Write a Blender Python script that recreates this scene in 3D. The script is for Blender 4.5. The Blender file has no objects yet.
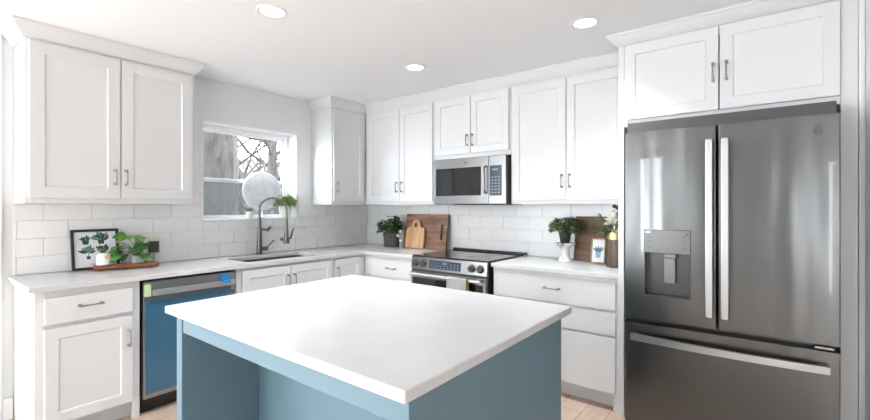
import bpy, bmesh, math, random
from mathutils import Vector, Matrix
random.seed(7)
SC = bpy.context.scene
COL = SC.collection

# ------------------------------------------------------------------ camera, world, light, exposure
CAM_LOC = (3.806, -3.563, 1.359)
cd = bpy.data.cameras.new('camera'); cam = bpy.data.objects.new('camera', cd); COL.objects.link(cam)
cam.location = CAM_LOC
cam.rotation_euler = (math.radians(90), 0, 0.660)
cd.sensor_fit = 'HORIZONTAL'; cd.sensor_width = 36.0
cd.lens = 425.1 * 36.0 / 870.0
cd.shift_x = 0.0
cd.shift_y = -(210 - 206.4) / 870.0
cd.clip_start = 0.05; cd.clip_end = 200
SC.camera = cam

world = bpy.data.worlds.new('overcast_sky'); SC.world = world; world.use_nodes = True
wn = world.node_tree.nodes
wn['Background'].inputs[0].default_value = (0.90, 0.95, 1.0, 1)
wn['Background'].inputs[1].default_value = 12.0

def area(name, loc, rot, sx, sy, power, color=(1, 1, 1), spread=180):
    l = bpy.data.lights.new(name, 'AREA'); l.shape = 'RECTANGLE'; l.size = sx; l.size_y = sy
    l.energy = power; l.color = color; l.spread = math.radians(spread)
    o = bpy.data.objects.new(name, l); COL.objects.link(o); o.location = loc; o.rotation_euler = rot
    return o
R = math.radians
area('back_fill_lamp', (0.85, -7.185, 1.2), (R(90), 0, 0), 1.2, 2.1, 4, (0.93, 0.97, 1.0))  # added fill lamp, set in an unseen window opening behind the viewer
for xs_ in (1.93, 2.2): area('streak_slit_lamp', (xs_, -7.185, 1.2), (R(90), 0, 0), 0.07, 2.1, 3.2, (0.93, 0.97, 1.0))  # added slit lamps that draw bright reflected streaks on the refrigerator
area('hall_fill_lamp', (5.0, -7.185, 1.2), (R(90), 0, 0), 0.5, 1.8, 15, (0.93, 0.97, 1.0))  # added lamp to brighten the panel right of the refrigerator
area('side_fill_lamp', (-1.0, -4.75, 2.8), (R(45), 0, R(-90)), 1.8, 1.7, 960, (0.80, 0.915, 1.0))  # added lamp outside a made-up opening; its floor bounce lifts the ceiling
for nm_, loc_, rot_, sx_, sy_ in (('kitchen_window_portal', (-0.19, -1.44, 1.66), (R(90), 0, R(-90)), 0.9, 0.86), ('side_window_portal', (-0.1, -5.2, 1.45), (R(90), 0, R(-90)), 1.8, 1.7)):
    o_ = area(nm_, loc_, rot_, sx_, sy_, 1); o_.data.cycles.is_portal = True
LAMP_W = 7.5
SC.view_settings.view_transform = 'Standard'
SC.view_settings.look = 'None'
SC.view_settings.gamma = 1.0
SC.view_settings.use_curve_mapping = False
SC.view_settings.exposure = 0.47
SC.cycles.caustics_reflective = False; SC.cycles.caustics_refractive = False
SC.cycles.sample_clamp_indirect = 6.0; SC.cycles.blur_glossy = 1.0

# ------------------------------------------------------------------ materials
def mat(name, color, rough=0.5, metal=0.0, spec=0.5, emit=None, strength=0, coat=0, trans=0, sheen=0):
    m = bpy.data.materials.new(name); m.use_nodes = True
    b = m.node_tree.nodes['Principled BSDF']
    b.inputs['Base Color'].default_value = (*color, 1)
    b.inputs['Roughness'].default_value = rough
    b.inputs['Metallic'].default_value = metal
    b.inputs['Specular IOR Level'].default_value = spec
    b.inputs['Coat Weight'].default_value = coat
    b.inputs['Transmission Weight'].default_value = trans
    if emit:
        b.inputs['Emission Color'].default_value = (*emit, 1); b.inputs['Emission Strength'].default_value = strength
    return m

def nodes(m): return m.node_tree.nodes, m.node_tree.links, m.node_tree.nodes['Principled BSDF']

def coords(m, scale, loc=(0, 0, 0)):
    n, l, b = nodes(m)
    tc = n.new('ShaderNodeTexCoord'); mp = n.new('ShaderNodeMapping')
    mp.inputs['Scale'].default_value = scale; mp.inputs['Location'].default_value = loc
    l.new(tc.outputs['Object'], mp.inputs['Vector'])
    return mp.outputs['Vector']

def noise_color(m, c1, c2, scale=(1, 1, 1), ns=5, detail=4, lo=0.35, hi=0.65, bump=0.0, dist=0.01, distortion=0.0):
    n, l, b = nodes(m)
    v = coords(m, scale)
    t = n.new('ShaderNodeTexNoise'); t.inputs['Scale'].default_value = ns; t.inputs['Detail'].default_value = detail
    t.inputs['Distortion'].default_value = distortion
    l.new(v, t.inputs['Vector'])
    r = n.new('ShaderNodeValToRGB')
    r.color_ramp.elements[0].position = lo; r.color_ramp.elements[0].color = (*c1, 1)
    r.color_ramp.elements[1].position = hi; r.color_ramp.elements[1].color = (*c2, 1)
    l.new(t.outputs['Fac'], r.inputs['Fac']); l.new(r.outputs['Color'], b.inputs['Base Color'])
    if bump:
        bp = n.new('ShaderNodeBump'); bp.inputs['Strength'].default_value = bump; bp.inputs['Distance'].default_value = dist
        l.new(t.outputs['Fac'], bp.inputs['Height']); l.new(bp.outputs['Normal'], b.inputs['Normal'])
    return m

def bump_noise(m, scale, ns, strength, dist, detail=2, loc=(0, 0, 0)):
    n, l, b = nodes(m)
    v = coords(m, scale, loc)
    t = n.new('ShaderNodeTexNoise'); t.inputs['Scale'].default_value = ns; t.inputs['Detail'].default_value = detail
    l.new(v, t.inputs['Vector'])
    bp = n.new('ShaderNodeBump'); bp.inputs['Strength'].default_value = strength; bp.inputs['Distance'].default_value = dist
    l.new(t.outputs['Fac'], bp.inputs['Height']); l.new(bp.outputs['Normal'], b.inputs['Normal'])
    return m

M_cab = mat('white_cabinet_paint', (0.705, 0.715, 0.72), 0.4)
M_trim = mat('white_trim_paint', (0.85, 0.86, 0.87), 0.4)
M_wall = bump_noise(mat('grey_wall_paint', (0.82, 0.83, 0.84), 0.7), (1, 1, 1), 120, 0.05, 0.002)
M_wall2 = mat('pale_room_wall_paint', (0.82, 0.82, 0.82), 0.7)
M_ceil = mat('white_ceiling_paint', (0.915, 0.94, 0.965), 0.8)
M_quartz = noise_color(mat('white_quartz', (0.8, 0.8, 0.8), 0.24, 0, 0.4), (0.60, 0.60, 0.598), (0.63, 0.63, 0.627), (1, 1, 1), 9, 6)
M_tile = mat('white_glazed_tile', (0.83, 0.83, 0.825), 0.25)
M_grout = mat('grey_grout', (0.69, 0.69, 0.68), 0.8)
M_blue = mat('slate_blue_paint', (0.125, 0.207, 0.255), 0.45)
M_nickel = mat('brushed_nickel', (0.30, 0.295, 0.285), 0.30, 1.0)
M_faucet = mat('satin_nickel', (0.15, 0.14, 0.128), 0.3, 1.0)
M_steel = bump_noise(mat('stainless_steel', (0.29, 0.29, 0.288), 0.28, 1.0), (1, 1, 40), 30, 0.03, 0.001)
M_fridge = bump_noise(mat('refrigerator_stainless', (0.115, 0.115, 0.1135), 0.28, 1.0, coat=0.6), (5.0, 1, 0.9), 1.7, 0.2, 0.03, 1, (-0.45, 0, 0))
M_fridge.node_tree.nodes['Principled BSDF'].inputs['Coat Roughness'].default_value = 0.03
M_fridge_handle = mat('brushed_handle_steel', (0.42, 0.42, 0.415), 0.36, 1.0)
M_bar = mat('satin_bar_steel', (0.62, 0.62, 0.61), 0.42, 1.0)
M_dark = mat('charcoal_plastic', (0.05, 0.05, 0.052), 0.5)
M_case = mat('grey_painted_steel', (0.07, 0.07, 0.07), 0.5)
M_black = mat('black_plastic', (0.012, 0.012, 0.013), 0.4)
M_glassblack = mat('black_glass', (0.012, 0.012, 0.014), 0.06, 0, 0.6)
M_cooktop = mat('black_ceramic_glass', (0.02, 0.018, 0.017), 0.05, 0, 0.8)
M_panel = mat('blue_black_display', (0.03, 0.05, 0.075), 0.15)
M_lines = mat('pale_print_on_glass', (0.30, 0.38, 0.45), 0.5)
M_film = mat('blue_protective_film', (0.042, 0.13, 0.22), 0.22, 0.0, 0.5)
M_tapeg = mat('green_tape', (0.58, 0.72, 0.42), 0.6)
M_tapeb = mat('blue_tape', (0.02, 0.25, 0.62), 0.6)
M_leafd = noise_color(mat('dark_green_leaf', (0.02, 0.06, 0.02), 0.4), (0.02, 0.055, 0.02), (0.13, 0.22, 0.08), (1, 1, 1), 14)
M_leaf = noise_color(mat('mid_green_leaf', (0.05, 0.2, 0.03), 0.4), (0.02, 0.085, 0.02), (0.13, 0.30, 0.05), (1, 1, 1), 12)
M_leafy = noise_color(mat('grey_green_leaf', (0.08, 0.12, 0.05), 0.5), (0.03, 0.065, 0.02), (0.22, 0.28, 0.11), (1, 1, 1), 25)
M_leafl = noise_color(mat('light_green_leaf', (0.2, 0.35, 0.12), 0.5), (0.26, 0.42, 0.13), (0.58, 0.68, 0.36), (1, 1, 1), 22)
M_stem = mat('plant_stem', (0.10, 0.16, 0.05), 0.6)
M_soil = mat('dark_soil', (0.03, 0.02, 0.015), 0.9)
M_pot_grey = bump_noise(mat('grey_concrete_pot', (0.075, 0.078, 0.08), 0.75), (1, 1, 1), 60, 0.3, 0.004)
M_pot_black = mat('black_ceramic_pot', (0.018, 0.018, 0.02), 0.5)
M_ceramic = mat('white_ceramic', (0.82, 0.82, 0.81), 0.25)
M_marble = noise_color(mat('white_marble', (0.8, 0.8, 0.8), 0.2), (0.25, 0.25, 0.26), (0.80, 0.80, 0.79), (1, 1, 0.6), 6, 5, 0.36, 0.46, distortion=1.2)
M_glasspot = mat('smoky_glass', (0.55, 0.58, 0.56), 0.08, 0, 0.5, trans=0.5)
M_tray = noise_color(mat('red_brown_wood', (0.3, 0.1, 0.04), 0.4), (0.16, 0.045, 0.016), (0.30, 0.105, 0.042), (14, 1.5, 14), 4)
M_walnut = noise_color(mat('walnut_planks', (0.2, 0.1, 0.06), 0.45), (0.11, 0.05, 0.028), (0.33, 0.17, 0.10), (1.6, 6, 11), 2.2, 5, 0.3, 0.72)
M_walnut_dark = noise_color(mat('dark_walnut', (0.1, 0.05, 0.02), 0.5), (0.075, 0.035, 0.014), (0.20, 0.105, 0.05), (1.6, 6, 12), 2.4, 5, 0.3, 0.72)
M_maple = noise_color(mat('honey_bamboo', (0.5, 0.3, 0.15), 0.45), (0.43, 0.235, 0.105), (0.62, 0.39, 0.21), (11, 4, 1.2), 2.5, 4)
M_maple_edge = mat('dark_bamboo_edge', (0.20, 0.08, 0.03), 0.5)
M_oakframe = noise_color(mat('gold_oak_frame', (0.4, 0.26, 0.12), 0.45), (0.25, 0.15, 0.06), (0.48, 0.32, 0.16), (8, 8, 2), 6)
M_mango = noise_color(mat('dark_grained_wood', (0.15, 0.1, 0.07), 0.5), (0.04, 0.028, 0.02), (0.17, 0.115, 0.085), (10, 10, 1.4), 2.4, 5)
M_gold = mat('brushed_brass', (0.72, 0.53, 0.24), 0.3, 1.0)
M_paper = mat('white_paper', (0.76, 0.76, 0.79), 0.6)
M_ink_green = mat('print_dark_green', (0.02, 0.06, 0.045), 0.7)
M_ink_mid = mat('print_sage_green', (0.12, 0.26, 0.17), 0.7)
M_ink_blue = mat('print_blue_green', (0.05, 0.14, 0.20), 0.7)
M_ink_pot = mat('print_pale_blue', (0.25, 0.36, 0.46), 0.7)
M_ink_grey = mat('print_grey', (0.18, 0.18, 0.2), 0.7)
M_flower = mat('cream_petal', (0.80, 0.76, 0.68), 0.6)
M_towel = noise_color(mat('white_waffle_cotton', (0.75, 0.75, 0.73), 0.9), (0.66, 0.66, 0.64), (0.80, 0.80, 0.78), (1, 1, 1), 150, 2, bump=0.5, dist=0.002)
M_stripeg = mat('olive_stripe', (0.16, 0.17, 0.06), 0.9)
M_stripeb = mat('tan_stripe', (0.50, 0.27, 0.12), 0.9)
M_tag = mat('tan_wood_tag', (0.55, 0.33, 0.17), 0.6)
M_disc = noise_color(mat('white_capiz_shell', (0.75, 0.77, 0.8), 0.35), (0.72, 0.74, 0.78), (0.88, 0.89, 0.90), (1, 1, 1), 18, 5, bump=0.35, dist=0.01)
def translucent(m, col, f):
    n, l, b = nodes(m); out = [x for x in n if x.type == 'OUTPUT_MATERIAL'][0]
    mx = n.new('ShaderNodeMixShader'); t = n.new('ShaderNodeBsdfTranslucent'); t.inputs[0].default_value = (*col, 1); mx.inputs[0].default_value = f
    l.new(b.outputs[0], mx.inputs[1]); l.new(t.outputs[0], mx.inputs[2]); l.new(mx.outputs[0], out.inputs['Surface'])
translucent(M_disc, (0.85, 0.87, 0.9), 0.2)
M_lamp = mat('lamp_diffuser', (0.9, 0.9, 0.9), 0.5, emit=(1, 0.97, 0.92), strength=3)
M_lamp.cycles.emission_sampling = 'NONE'
M_bark = noise_color(mat('grey_bark', (0.2, 0.16, 0.13), 0.9), (0.004, 0.0034, 0.003), (0.024, 0.0205, 0.0175), (3, 3, 1.1), 3.2, 10, 0.36, 0.64, bump=0.8, dist=0.06)
M_bark2 = noise_color(mat('brown_bark', (0.12, 0.09, 0.07), 0.9), (0.013, 0.010, 0.009), (0.042, 0.033, 0.029), (3, 3, 1), 4, 4)
M_siding = mat('grey_siding', (0.10, 0.103, 0.108), 0.6)
M_brickred = noise_color(mat('brown_brick', (0.3, 0.15, 0.1), 0.8), (0.045, 0.022, 0.018), (0.075, 0.042, 0.033), (1, 1, 3), 8)
M_roof = mat('dark_roof_shingle', (0.04, 0.036, 0.034), 0.8)
M_housewin = mat('dark_window_glass', (0.05, 0.06, 0.07), 0.1)
M_ground = noise_color(mat('leaf_litter', (0.2, 0.15, 0.1), 0.9), (0.03, 0.025, 0.02), (0.07, 0.058, 0.045), (1, 1, 1), 6, 6)
M_kick = mat('toe_kick_white', (0.70, 0.71, 0.73), 0.5)

def glass_mat():
    m = bpy.data.materials.new('window_glass'); m.use_nodes = True
    n, l = m.node_tree.nodes, m.node_tree.links; n.clear()
    out = n.new('ShaderNodeOutputMaterial'); mix = n.new('ShaderNodeMixShader')
    tr = n.new('ShaderNodeBsdfTransparent'); gl = n.new('ShaderNodeBsdfGlossy'); gl.inputs['Roughness'].default_value = 0.02
    mix.inputs[0].default_value = 0.03
    l.new(tr.outputs[0], mix.inputs[1]); l.new(gl.outputs[0], mix.inputs[2]); l.new(mix.outputs[0], out.inputs[0])
    return m
M_glass = glass_mat()
def screen_mat():
    m = bpy.data.materials.new('insect_screen_mesh'); m.use_nodes = True
    n, l = m.node_tree.nodes, m.node_tree.links; n.clear()
    out = n.new('ShaderNodeOutputMaterial'); mix = n.new('ShaderNodeMixShader')
    tr = n.new('ShaderNodeBsdfTransparent'); df = n.new('ShaderNodeBsdfDiffuse'); df.inputs[0].default_value = (0.042, 0.045, 0.046, 1)
    tl = n.new('ShaderNodeBsdfTranslucent'); tl.inputs[0].default_value = (0.042, 0.045, 0.046, 1)
    a = n.new('ShaderNodeAddShader'); l.new(df.outputs[0], a.inputs[0]); l.new(tl.outputs[0], a.inputs[1])
    mix.inputs[0].default_value = 0.55
    l.new(tr.outputs[0], mix.inputs[1]); l.new(a.outputs[0], mix.inputs[2]); l.new(mix.outputs[0], out.inputs[0])
    return m
M_screen = screen_mat()

def floor_mat():
    m = mat('light_oak_planks', (0.6, 0.45, 0.35), 0.35)
    n, l, b = nodes(m)
    tc = n.new('ShaderNodeTexCoord'); mp = n.new('ShaderNodeMapping'); mp.inputs['Rotation'].default_value = (0, 0, R(90))
    l.new(tc.outputs['Object'], mp.inputs['Vector'])
    br = n.new('ShaderNodeTexBrick'); br.inputs['Scale'].default_value = 1.0
    br.inputs['Brick Width'].default_value = 1.2; br.inputs['Row Height'].default_value = 0.15
    br.inputs['Mortar Size'].default_value = 0.002; br.offset = 0.37
    br.inputs['Color1'].default_value = (0.54, 0.405, 0.315, 1); br.inputs['Color2'].default_value = (0.66, 0.515, 0.415, 1)
    br.inputs['Mortar'].default_value = (0.25, 0.16, 0.11, 1)
    l.new(mp.outputs[0], br.inputs['Vector'])
    mp2 = n.new('ShaderNodeMapping'); mp2.inputs['Scale'].default_value = (22, 1.6, 1); l.new(tc.outputs['Object'], mp2.inputs['Vector'])
    ns = n.new('ShaderNodeTexNoise'); ns.inputs['Scale'].default_value = 2; ns.inputs['Detail'].default_value = 6; l.new(mp2.outputs[0], ns.inputs['Vector'])
    mx = n.new('ShaderNodeMixRGB'); mx.blend_type = 'MULTIPLY'; mx.inputs[0].default_value = 0.5
    rp = n.new('ShaderNodeValToRGB'); rp.color_ramp.elements[0].color = (0.55, 0.5, 0.48, 1); rp.color_ramp.elements[0].position = 0.3
    rp.color_ramp.elements[1].color = (1, 1, 1, 1); rp.color_ramp.elements[1].position = 0.7
    l.new(ns.outputs['Fac'], rp.inputs['Fac']); l.new(br.outputs['Color'], mx.inputs[1]); l.new(rp.outputs['Color'], mx.inputs[2])
    l.new(mx.outputs[0], b.inputs['Base Color'])
    return m
M_floor = floor_mat()

# ------------------------------------------------------------------ mesh helpers
WX = Matrix(((0, 1, 0, 0), (1, 0, 0, 0), (0, 0, 1, 0), (0, 0, 0, 1)))     # window wall: (u, w, z) -> (w, u, z)
WY = Matrix(((1, 0, 0, 0), (0, -1, 0, 0), (0, 0, 1, 0), (0, 0, 0, 1)))    # range wall:  (u, w, z) -> (u, -w, z)
ID = Matrix.Identity(4)

class MB:
    def __init__(s, m=ID): s.bm = bmesh.new(); s.m = m
    def box(s, x0, x1, y0, y1, z0, z1, b=0.0, seg=1, tf=None):
        g = bmesh.ops.create_cube(s.bm, size=1)
        vs = g['verts']
        bmesh.ops.transform(s.bm, verts=vs, matrix=Matrix.Translation(((x0+x1)/2, (y0+y1)/2, (z0+z1)/2)) @ Matrix.Diagonal((abs(x1-x0), abs(y1-y0), abs(z1-z0), 1)))
        if b:
            es = list({e for v in vs for e in v.link_edges})
            r = bmesh.ops.bevel(s.bm, geom=es, offset=b, segments=seg, profile=0.5, affect='EDGES')
            vs = list({v for f in r['faces'] for v in f.verts} | {v for v in vs if v.is_valid})
        mm = s.m @ tf if tf else s.m
        bmesh.ops.transform(s.bm, verts=vs, matrix=mm)
        return s
    def raw(s, verts, faces, tf=None):
        mm = s.m @ tf if tf else s.m
        vv = [s.bm.verts.new(mm @ Vector(v)) for v in verts]
        for f in faces:
            try: s.bm.faces.new([vv[i] for i in f])
            except ValueError: pass
        return s
    def prism(s, poly, z0, z1, tf=None):
        n = len(poly)
        vs = [(x, y, z0) for x, y in poly] + [(x, y, z1) for x, y in poly]
        fs = [tuple(range(n)), tuple(range(n, 2*n))] + [(i, (i+1) % n, n+(i+1) % n, n+i) for i in range(n)]
        return s.raw(vs, fs, tf)
    def lathe(s, prof, cx=0, cy=0, n=28, tf=None, ribs=0, ramp=0.0, closed=False):
        vs, fs = [], []
        k = len(prof)
        for i in range(n):
            a = 2*math.pi*i/n
            sc = 1 + (ramp*math.cos(ribs*a) if ribs else 0)
            for r, z in prof: vs.append((cx + r*sc*math.cos(a), cy + r*sc*math.sin(a), z))
        for i in range(n):
            j = (i+1) % n
            for q in range(k-1): fs.append((i*k+q, j*k+q, j*k+q+1, i*k+q+1))
        if closed:
            for i in range(n): fs.append((i*k+k-1, ((i+1) % n)*k+k-1, ((i+1) % n)*k, i*k))
        else:
            fs.append(tuple(i*k for i in range(n))); fs.append(tuple(i*k+k-1 for i in range(n)))
        return s.raw(vs, fs, tf)
    def tube(s, pts, r, n=10, tf=None):
        pts = [Vector(p) for p in pts]; rs = r if isinstance(r, (list, tuple)) else [r]*len(pts)
        vs, fs = [], []
        up = None
        for i, p in enumerate(pts):
            d = (pts[min(i+1, len(pts)-1)] - pts[max(i-1, 0)]).normalized()
            if up is None:
                up = d.orthogonal().normalized()
            up = (up - d*up.dot(d))
            up = up.normalized() if up.length > 1e-6 else d.orthogonal().normalized()
            sd = d.cross(up)
            for q in range(n):
                a = 2*math.pi*q/n
                vs.append(tuple(p + (up*math.cos(a) + sd*math.sin(a))*rs[i]))
        for i in range(len(pts)-1):
            for q in range(n):
                fs.append((i*n+q, i*n+(q+1) % n, (i+1)*n+(q+1) % n, (i+1)*n+q))
        fs.append(tuple(range(n))); fs.append(tuple((len(pts)-1)*n+q for q in range(n)))
        return s.raw(vs, fs, tf)
    def ball(s, c, r, sx=1, sy=1, sz=1, u=14, v=9):
        g = bmesh.ops.create_uvsphere(s.bm, u_segments=u, v_segments=v, radius=r)
        bmesh.ops.transform(s.bm, verts=g['verts'], matrix=s.m @ Matrix.Translation(c) @ Matrix.Diagonal((sx, sy, sz, 1)))
        return s
    def leaf(s, base, d, L, W, up=Vector((0, 0, 1)), droop=0.25, fold=0.15):
        base = Vector(base); d = Vector(d).normalized()
        sd = d.cross(up)
        sd = sd.normalized() if sd.length > 1e-4 else Vector((1, 0, 0))
        nn = sd.cross(d).normalized()
        vs, fs = [], []
        prof = [(0, 0.05), (0.2, 0.72), (0.45, 1.0), (0.72, 0.75), (0.92, 0.25), (1.0, 0.02)]
        for t, w in prof:
            c = base + d*L*t - Vector((0, 0, 1))*droop*L*t*t
            h = nn*fold*W*w
            vs += [tuple(c + sd*W*0.5*w + h), tuple(c), tuple(c - sd*W*0.5*w + h)]
        for i in range(len(prof)-1):
            a = i*3
            fs += [(a, a+1, a+4, a+3), (a+1, a+2, a+5, a+4)]
        return s.raw(vs, fs)
    def build(s, name, material, parent=None, smooth=True, origin=None, recalc=True):
        bm = s.bm
        if recalc: bmesh.ops.recalc_face_normals(bm, faces=bm.faces[:])
        if parent is None:
            if origin is None:
                xs = [v.co.x for v in bm.verts]; ys = [v.co.y for v in bm.verts]; zs = [v.co.z for v in bm.verts]
                origin = ((min(xs)+max(xs))/2, (min(ys)+max(ys))/2, min(zs))
            off = Vector(origin)
        else:
            off = Vector(parent['_o'])
        bmesh.ops.translate(bm, verts=bm.verts[:], vec=-off)
        me = bpy.data.meshes.new(name); bm.to_mesh(me); bm.free()
        for m in (material if isinstance(material, (list, tuple)) else [material]): me.materials.append(m)
        if smooth:
            for p in me.polygons: p.use_smooth = True
            me.set_sharp_from_angle(angle=R(38))
        o = bpy.data.objects.new(name, me); COL.objects.link(o)
        if smooth and recalc:
            wm = o.modifiers.new('weighted_normals', 'WEIGHTED_NORMAL'); wm.keep_sharp = True; wm.weight = 100
        o['_o'] = tuple(off)
        if parent is None: o.location = off
        else: o.parent = parent
        return o

def tag(o, label=None, cat=None, group=None, kind=None):
    if label: o['label'] = label
    if cat: o['category'] = cat
    if group: o['group'] = group
    if kind: o['kind'] = kind
    return o
def thing(name, loc, label, cat, group=None):
    o = bpy.data.objects.new(name, None); COL.objects.link(o); o.location = loc; o['_o'] = tuple(loc)
    o.empty_display_size = 0.05
    return tag(o, label, cat, group)
def struct(o, label=None): return tag(o, label, kind='structure')

def sweep(mb, path, prof, side=1):
    """prof: closed list of (offset outward, z); path: 2D polyline with mitred corners"""
    P = [Vector(p) for p in path]; n = len(prof); vs, fs = [], []
    for i, p in enumerate(P):
        ds = []
        if i > 0: ds.append((P[i]-P[i-1]).normalized())
        if i < len(P)-1: ds.append((P[i+1]-P[i]).normalized())
        ns = [Vector((d.y, -d.x))*side for d in ds]
        if len(ns) == 2:
            m = ns[0]+ns[1]; m = m/(m.dot(ns[0]))
        else: m = ns[0]
        for o, z in prof: vs.append((p.x+m.x*o, p.y+m.y*o, z))
    for i in range(len(P)-1):
        for q in range(n):
            fs.append((i*n+q, i*n+(q+1) % n, (i+1)*n+(q+1) % n, (i+1)*n+q))
    fs.append(tuple(range(n))); fs.append(tuple((len(P)-1)*n+q for q in range(n)))
    return mb.raw(vs, fs)

def slab(mb, xs, ys, inside, z0, z1, bev=0.003, seg=2):
    """flat slab made of the grid cells for which inside(cx, cy) is true; outline edges eased"""
    bm = bmesh.new(); V = {}
    def v(i, j, k):
        if (i, j, k) not in V: V[(i, j, k)] = bm.verts.new((xs[i], ys[j], (z0, z1)[k]))
        return V[(i, j, k)]
    cells = {(i, j) for i in range(len(xs)-1) for j in range(len(ys)-1) if inside((xs[i]+xs[i+1])/2, (ys[j]+ys[j+1])/2)}
    for i, j in cells:
        for k in (0, 1): bm.faces.new([v(i, j, k), v(i+1, j, k), v(i+1, j+1, k), v(i, j+1, k)])
        for (di, dj, a, b) in ((-1, 0, (i, j), (i, j+1)), (1, 0, (i+1, j), (i+1, j+1)), (0, -1, (i, j), (i+1, j)), (0, 1, (i, j+1), (i+1, j+1))):
            if (i+di, j+dj) not in cells: bm.faces.new([v(*a, 0), v(*b, 0), v(*b, 1), v(*a, 1)])
    bmesh.ops.recalc_face_normals(bm, faces=bm.faces[:])
    es = [e for e in bm.edges if len(e.link_faces) == 2 and e.calc_face_angle(0) > 0.5]
    bmesh.ops.bevel(bm, geom=es, offset=bev, segments=seg, profile=0.5, affect='EDGES')
    vs = [tuple(x.co) for x in bm.verts]; bm.verts.index_update()
    fs = [tuple(x.index for x in f.verts) for f in bm.faces]; bm.free()
    return mb.raw(vs, fs)

def shaker(mb, u0, u1, z0, z1, w0, w1, fr=0.06, rec=0.008, fr_z=None):
    fz = fr_z or fr; c = 0.002; s = 0.006
    def ring(du, dz, w): return [(u0+du, w, z0+dz), (u1-du, w, z0+dz), (u1-du, w, z1-dz), (u0+du, w, z1-dz)]
    vs = ring(0, 0, w0) + ring(0, 0, w1-c) + ring(c, c, w1) + ring(fr, fz, w1) + ring(fr+s, fz+s, w1-rec)
    fs = [(0, 1, 2, 3)]
    for k in range(4):
        for i in range(4):
            j = (i+1) % 4
            fs.append((k*4+i, k*4+j, k*4+4+j, k*4+4+i))
    fs.append((16, 17, 18, 19))
    return mb.raw(vs, fs)

def pull(parent, m, u, z, w, vertical, L=0.108):
    """bow pull with knobbed ends"""
    mb = MB(m); h = L/2
    def P(t, o): return (u, w+o, z+t) if vertical else (u+t, w+o, z)
    for t in (-h+0.008, h-0.008):
        mb.tube([P(t, 0), P(t, 0.006), P(t, 0.007), P(t, 0.026)], [0.0085, 0.0085, 0.005, 0.0055], 10)
        mb.ball(P(t, 0.026), 0.008, u=10, v=6)
    pts = [P(-h + L*i/8, 0.026 + 0.008*math.sin(math.pi*i/8)) for i in range(9)]
    mb.tube(pts, [0.004, 0.0062, 0.005, 0.0042, 0.0046, 0.0042, 0.005, 0.0062, 0.004], 10)
    return mb.build('handle', M_nickel, parent)

def door(root, m, u0, u1, z0, z1, w, handle=None, fr=0.06, name='door'):
    d = shaker(MB(m), u0, u1, z0, z1, w, w+0.02, fr).build(name, M_cab, root)
    if handle: pull(d, m, handle[0], handle[1], w+0.02, True)
    return d
def drawer(root, m, u0, u1, z0, z1, w, handle=None):
    d = MB(m).box(u0, u1, w, w+0.02, z0, z1, 0.004, 2).build('drawer', M_cab, root)
    if handle: pull(d, m, handle[0], handle[1], w+0.02, False, 0.12)
    return d

def cabinet(m, name, label, u0, u1, z0, z1, depth, group, toe=False, cat='cabinet', hollow=False, rails=(), fill=()):
    base = m @ Vector(((u0+u1)/2, depth/2, z0 if not toe else 0))
    r = thing(name, base, label, cat, group)
    mb = MB(m); t = 0.018
    if toe:
        zb = 0.105
        mb.box(u0, u0+t, 0.012, depth-0.02, 0.0, z1); mb.box(u1-t, u1, 0.012, depth-0.02, 0.0, z1)
        mb.box(u0+t, u1-t, 0.012, depth-0.02, zb, zb+t); mb.box(u0+t, u1-t, 0.012, 0.03, zb, z1)
        if not hollow: mb.box(u0+t, u1-t, 0.03, depth-0.02, z1-0.02, z1)
        mb.build('carcass', M_cab, r)
        f = MB(m)
        f.box(u0, u0+0.042, depth-0.02, depth, 0.0, z1, 0.001); f.box(u1-0.042, u1, depth-0.02, depth, 0.0, z1, 0.001)
        f.box(u0+0.042, u1-0.042, depth-0.02, depth, z1-0.045, z1); f.box(u0+0.042, u1-0.042, depth-0.02, depth, zb, zb+0.035)
        for ua, ub in fill: f.box(ua, ub, depth-0.02, depth, zb+0.035, z1-0.045)
        for z in rails: f.box(u0+0.042, u1-0.042, depth-0.02, depth, z-0.02, z+0.02)
        f.build('face_frame', M_cab, r)
        MB(m).box(u0+t, u1-t, depth-0.085, depth-0.07, 0.0, zb-0.001).build('toe_kick', M_kick, r)
    else:
        mb.box(u0, u0+t, 0.002, depth-0.02, z0, z1); mb.box(u1-t, u1, 0.002, depth-0.02, z0, z1)
        mb.box(u0+t, u1-t, 0.002, depth-0.02, z0+0.018, z0+0.036); mb.box(u0+t, u1-t, 0.002, depth-0.02, z1-t, z1)
        mb.box(u0+t, u1-t, 0.002, 0.014, z0+0.036, z1-t)
        mb.build('carcass', M_cab, r)
        f = MB(m)
        f.box(u0, u0+0.035, depth-0.02, depth, z0, z1, 0.001); f.box(u1-0.035, u1, depth-0.02, depth, z0, z1, 0.001)
        f.box(u0+0.035, u1-0.035, depth-0.02, depth, z0, z0+0.04, 0.001); f.box(u0+0.035, u1-0.035, depth-0.02, depth, z1-0.125, z1, 0.001)
        for ua, ub in fill: f.box(ua, ub, depth-0.02, depth, z0+0.04, z1-0.125)
        f.build('face_frame', M_cab, r)
    return r

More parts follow.
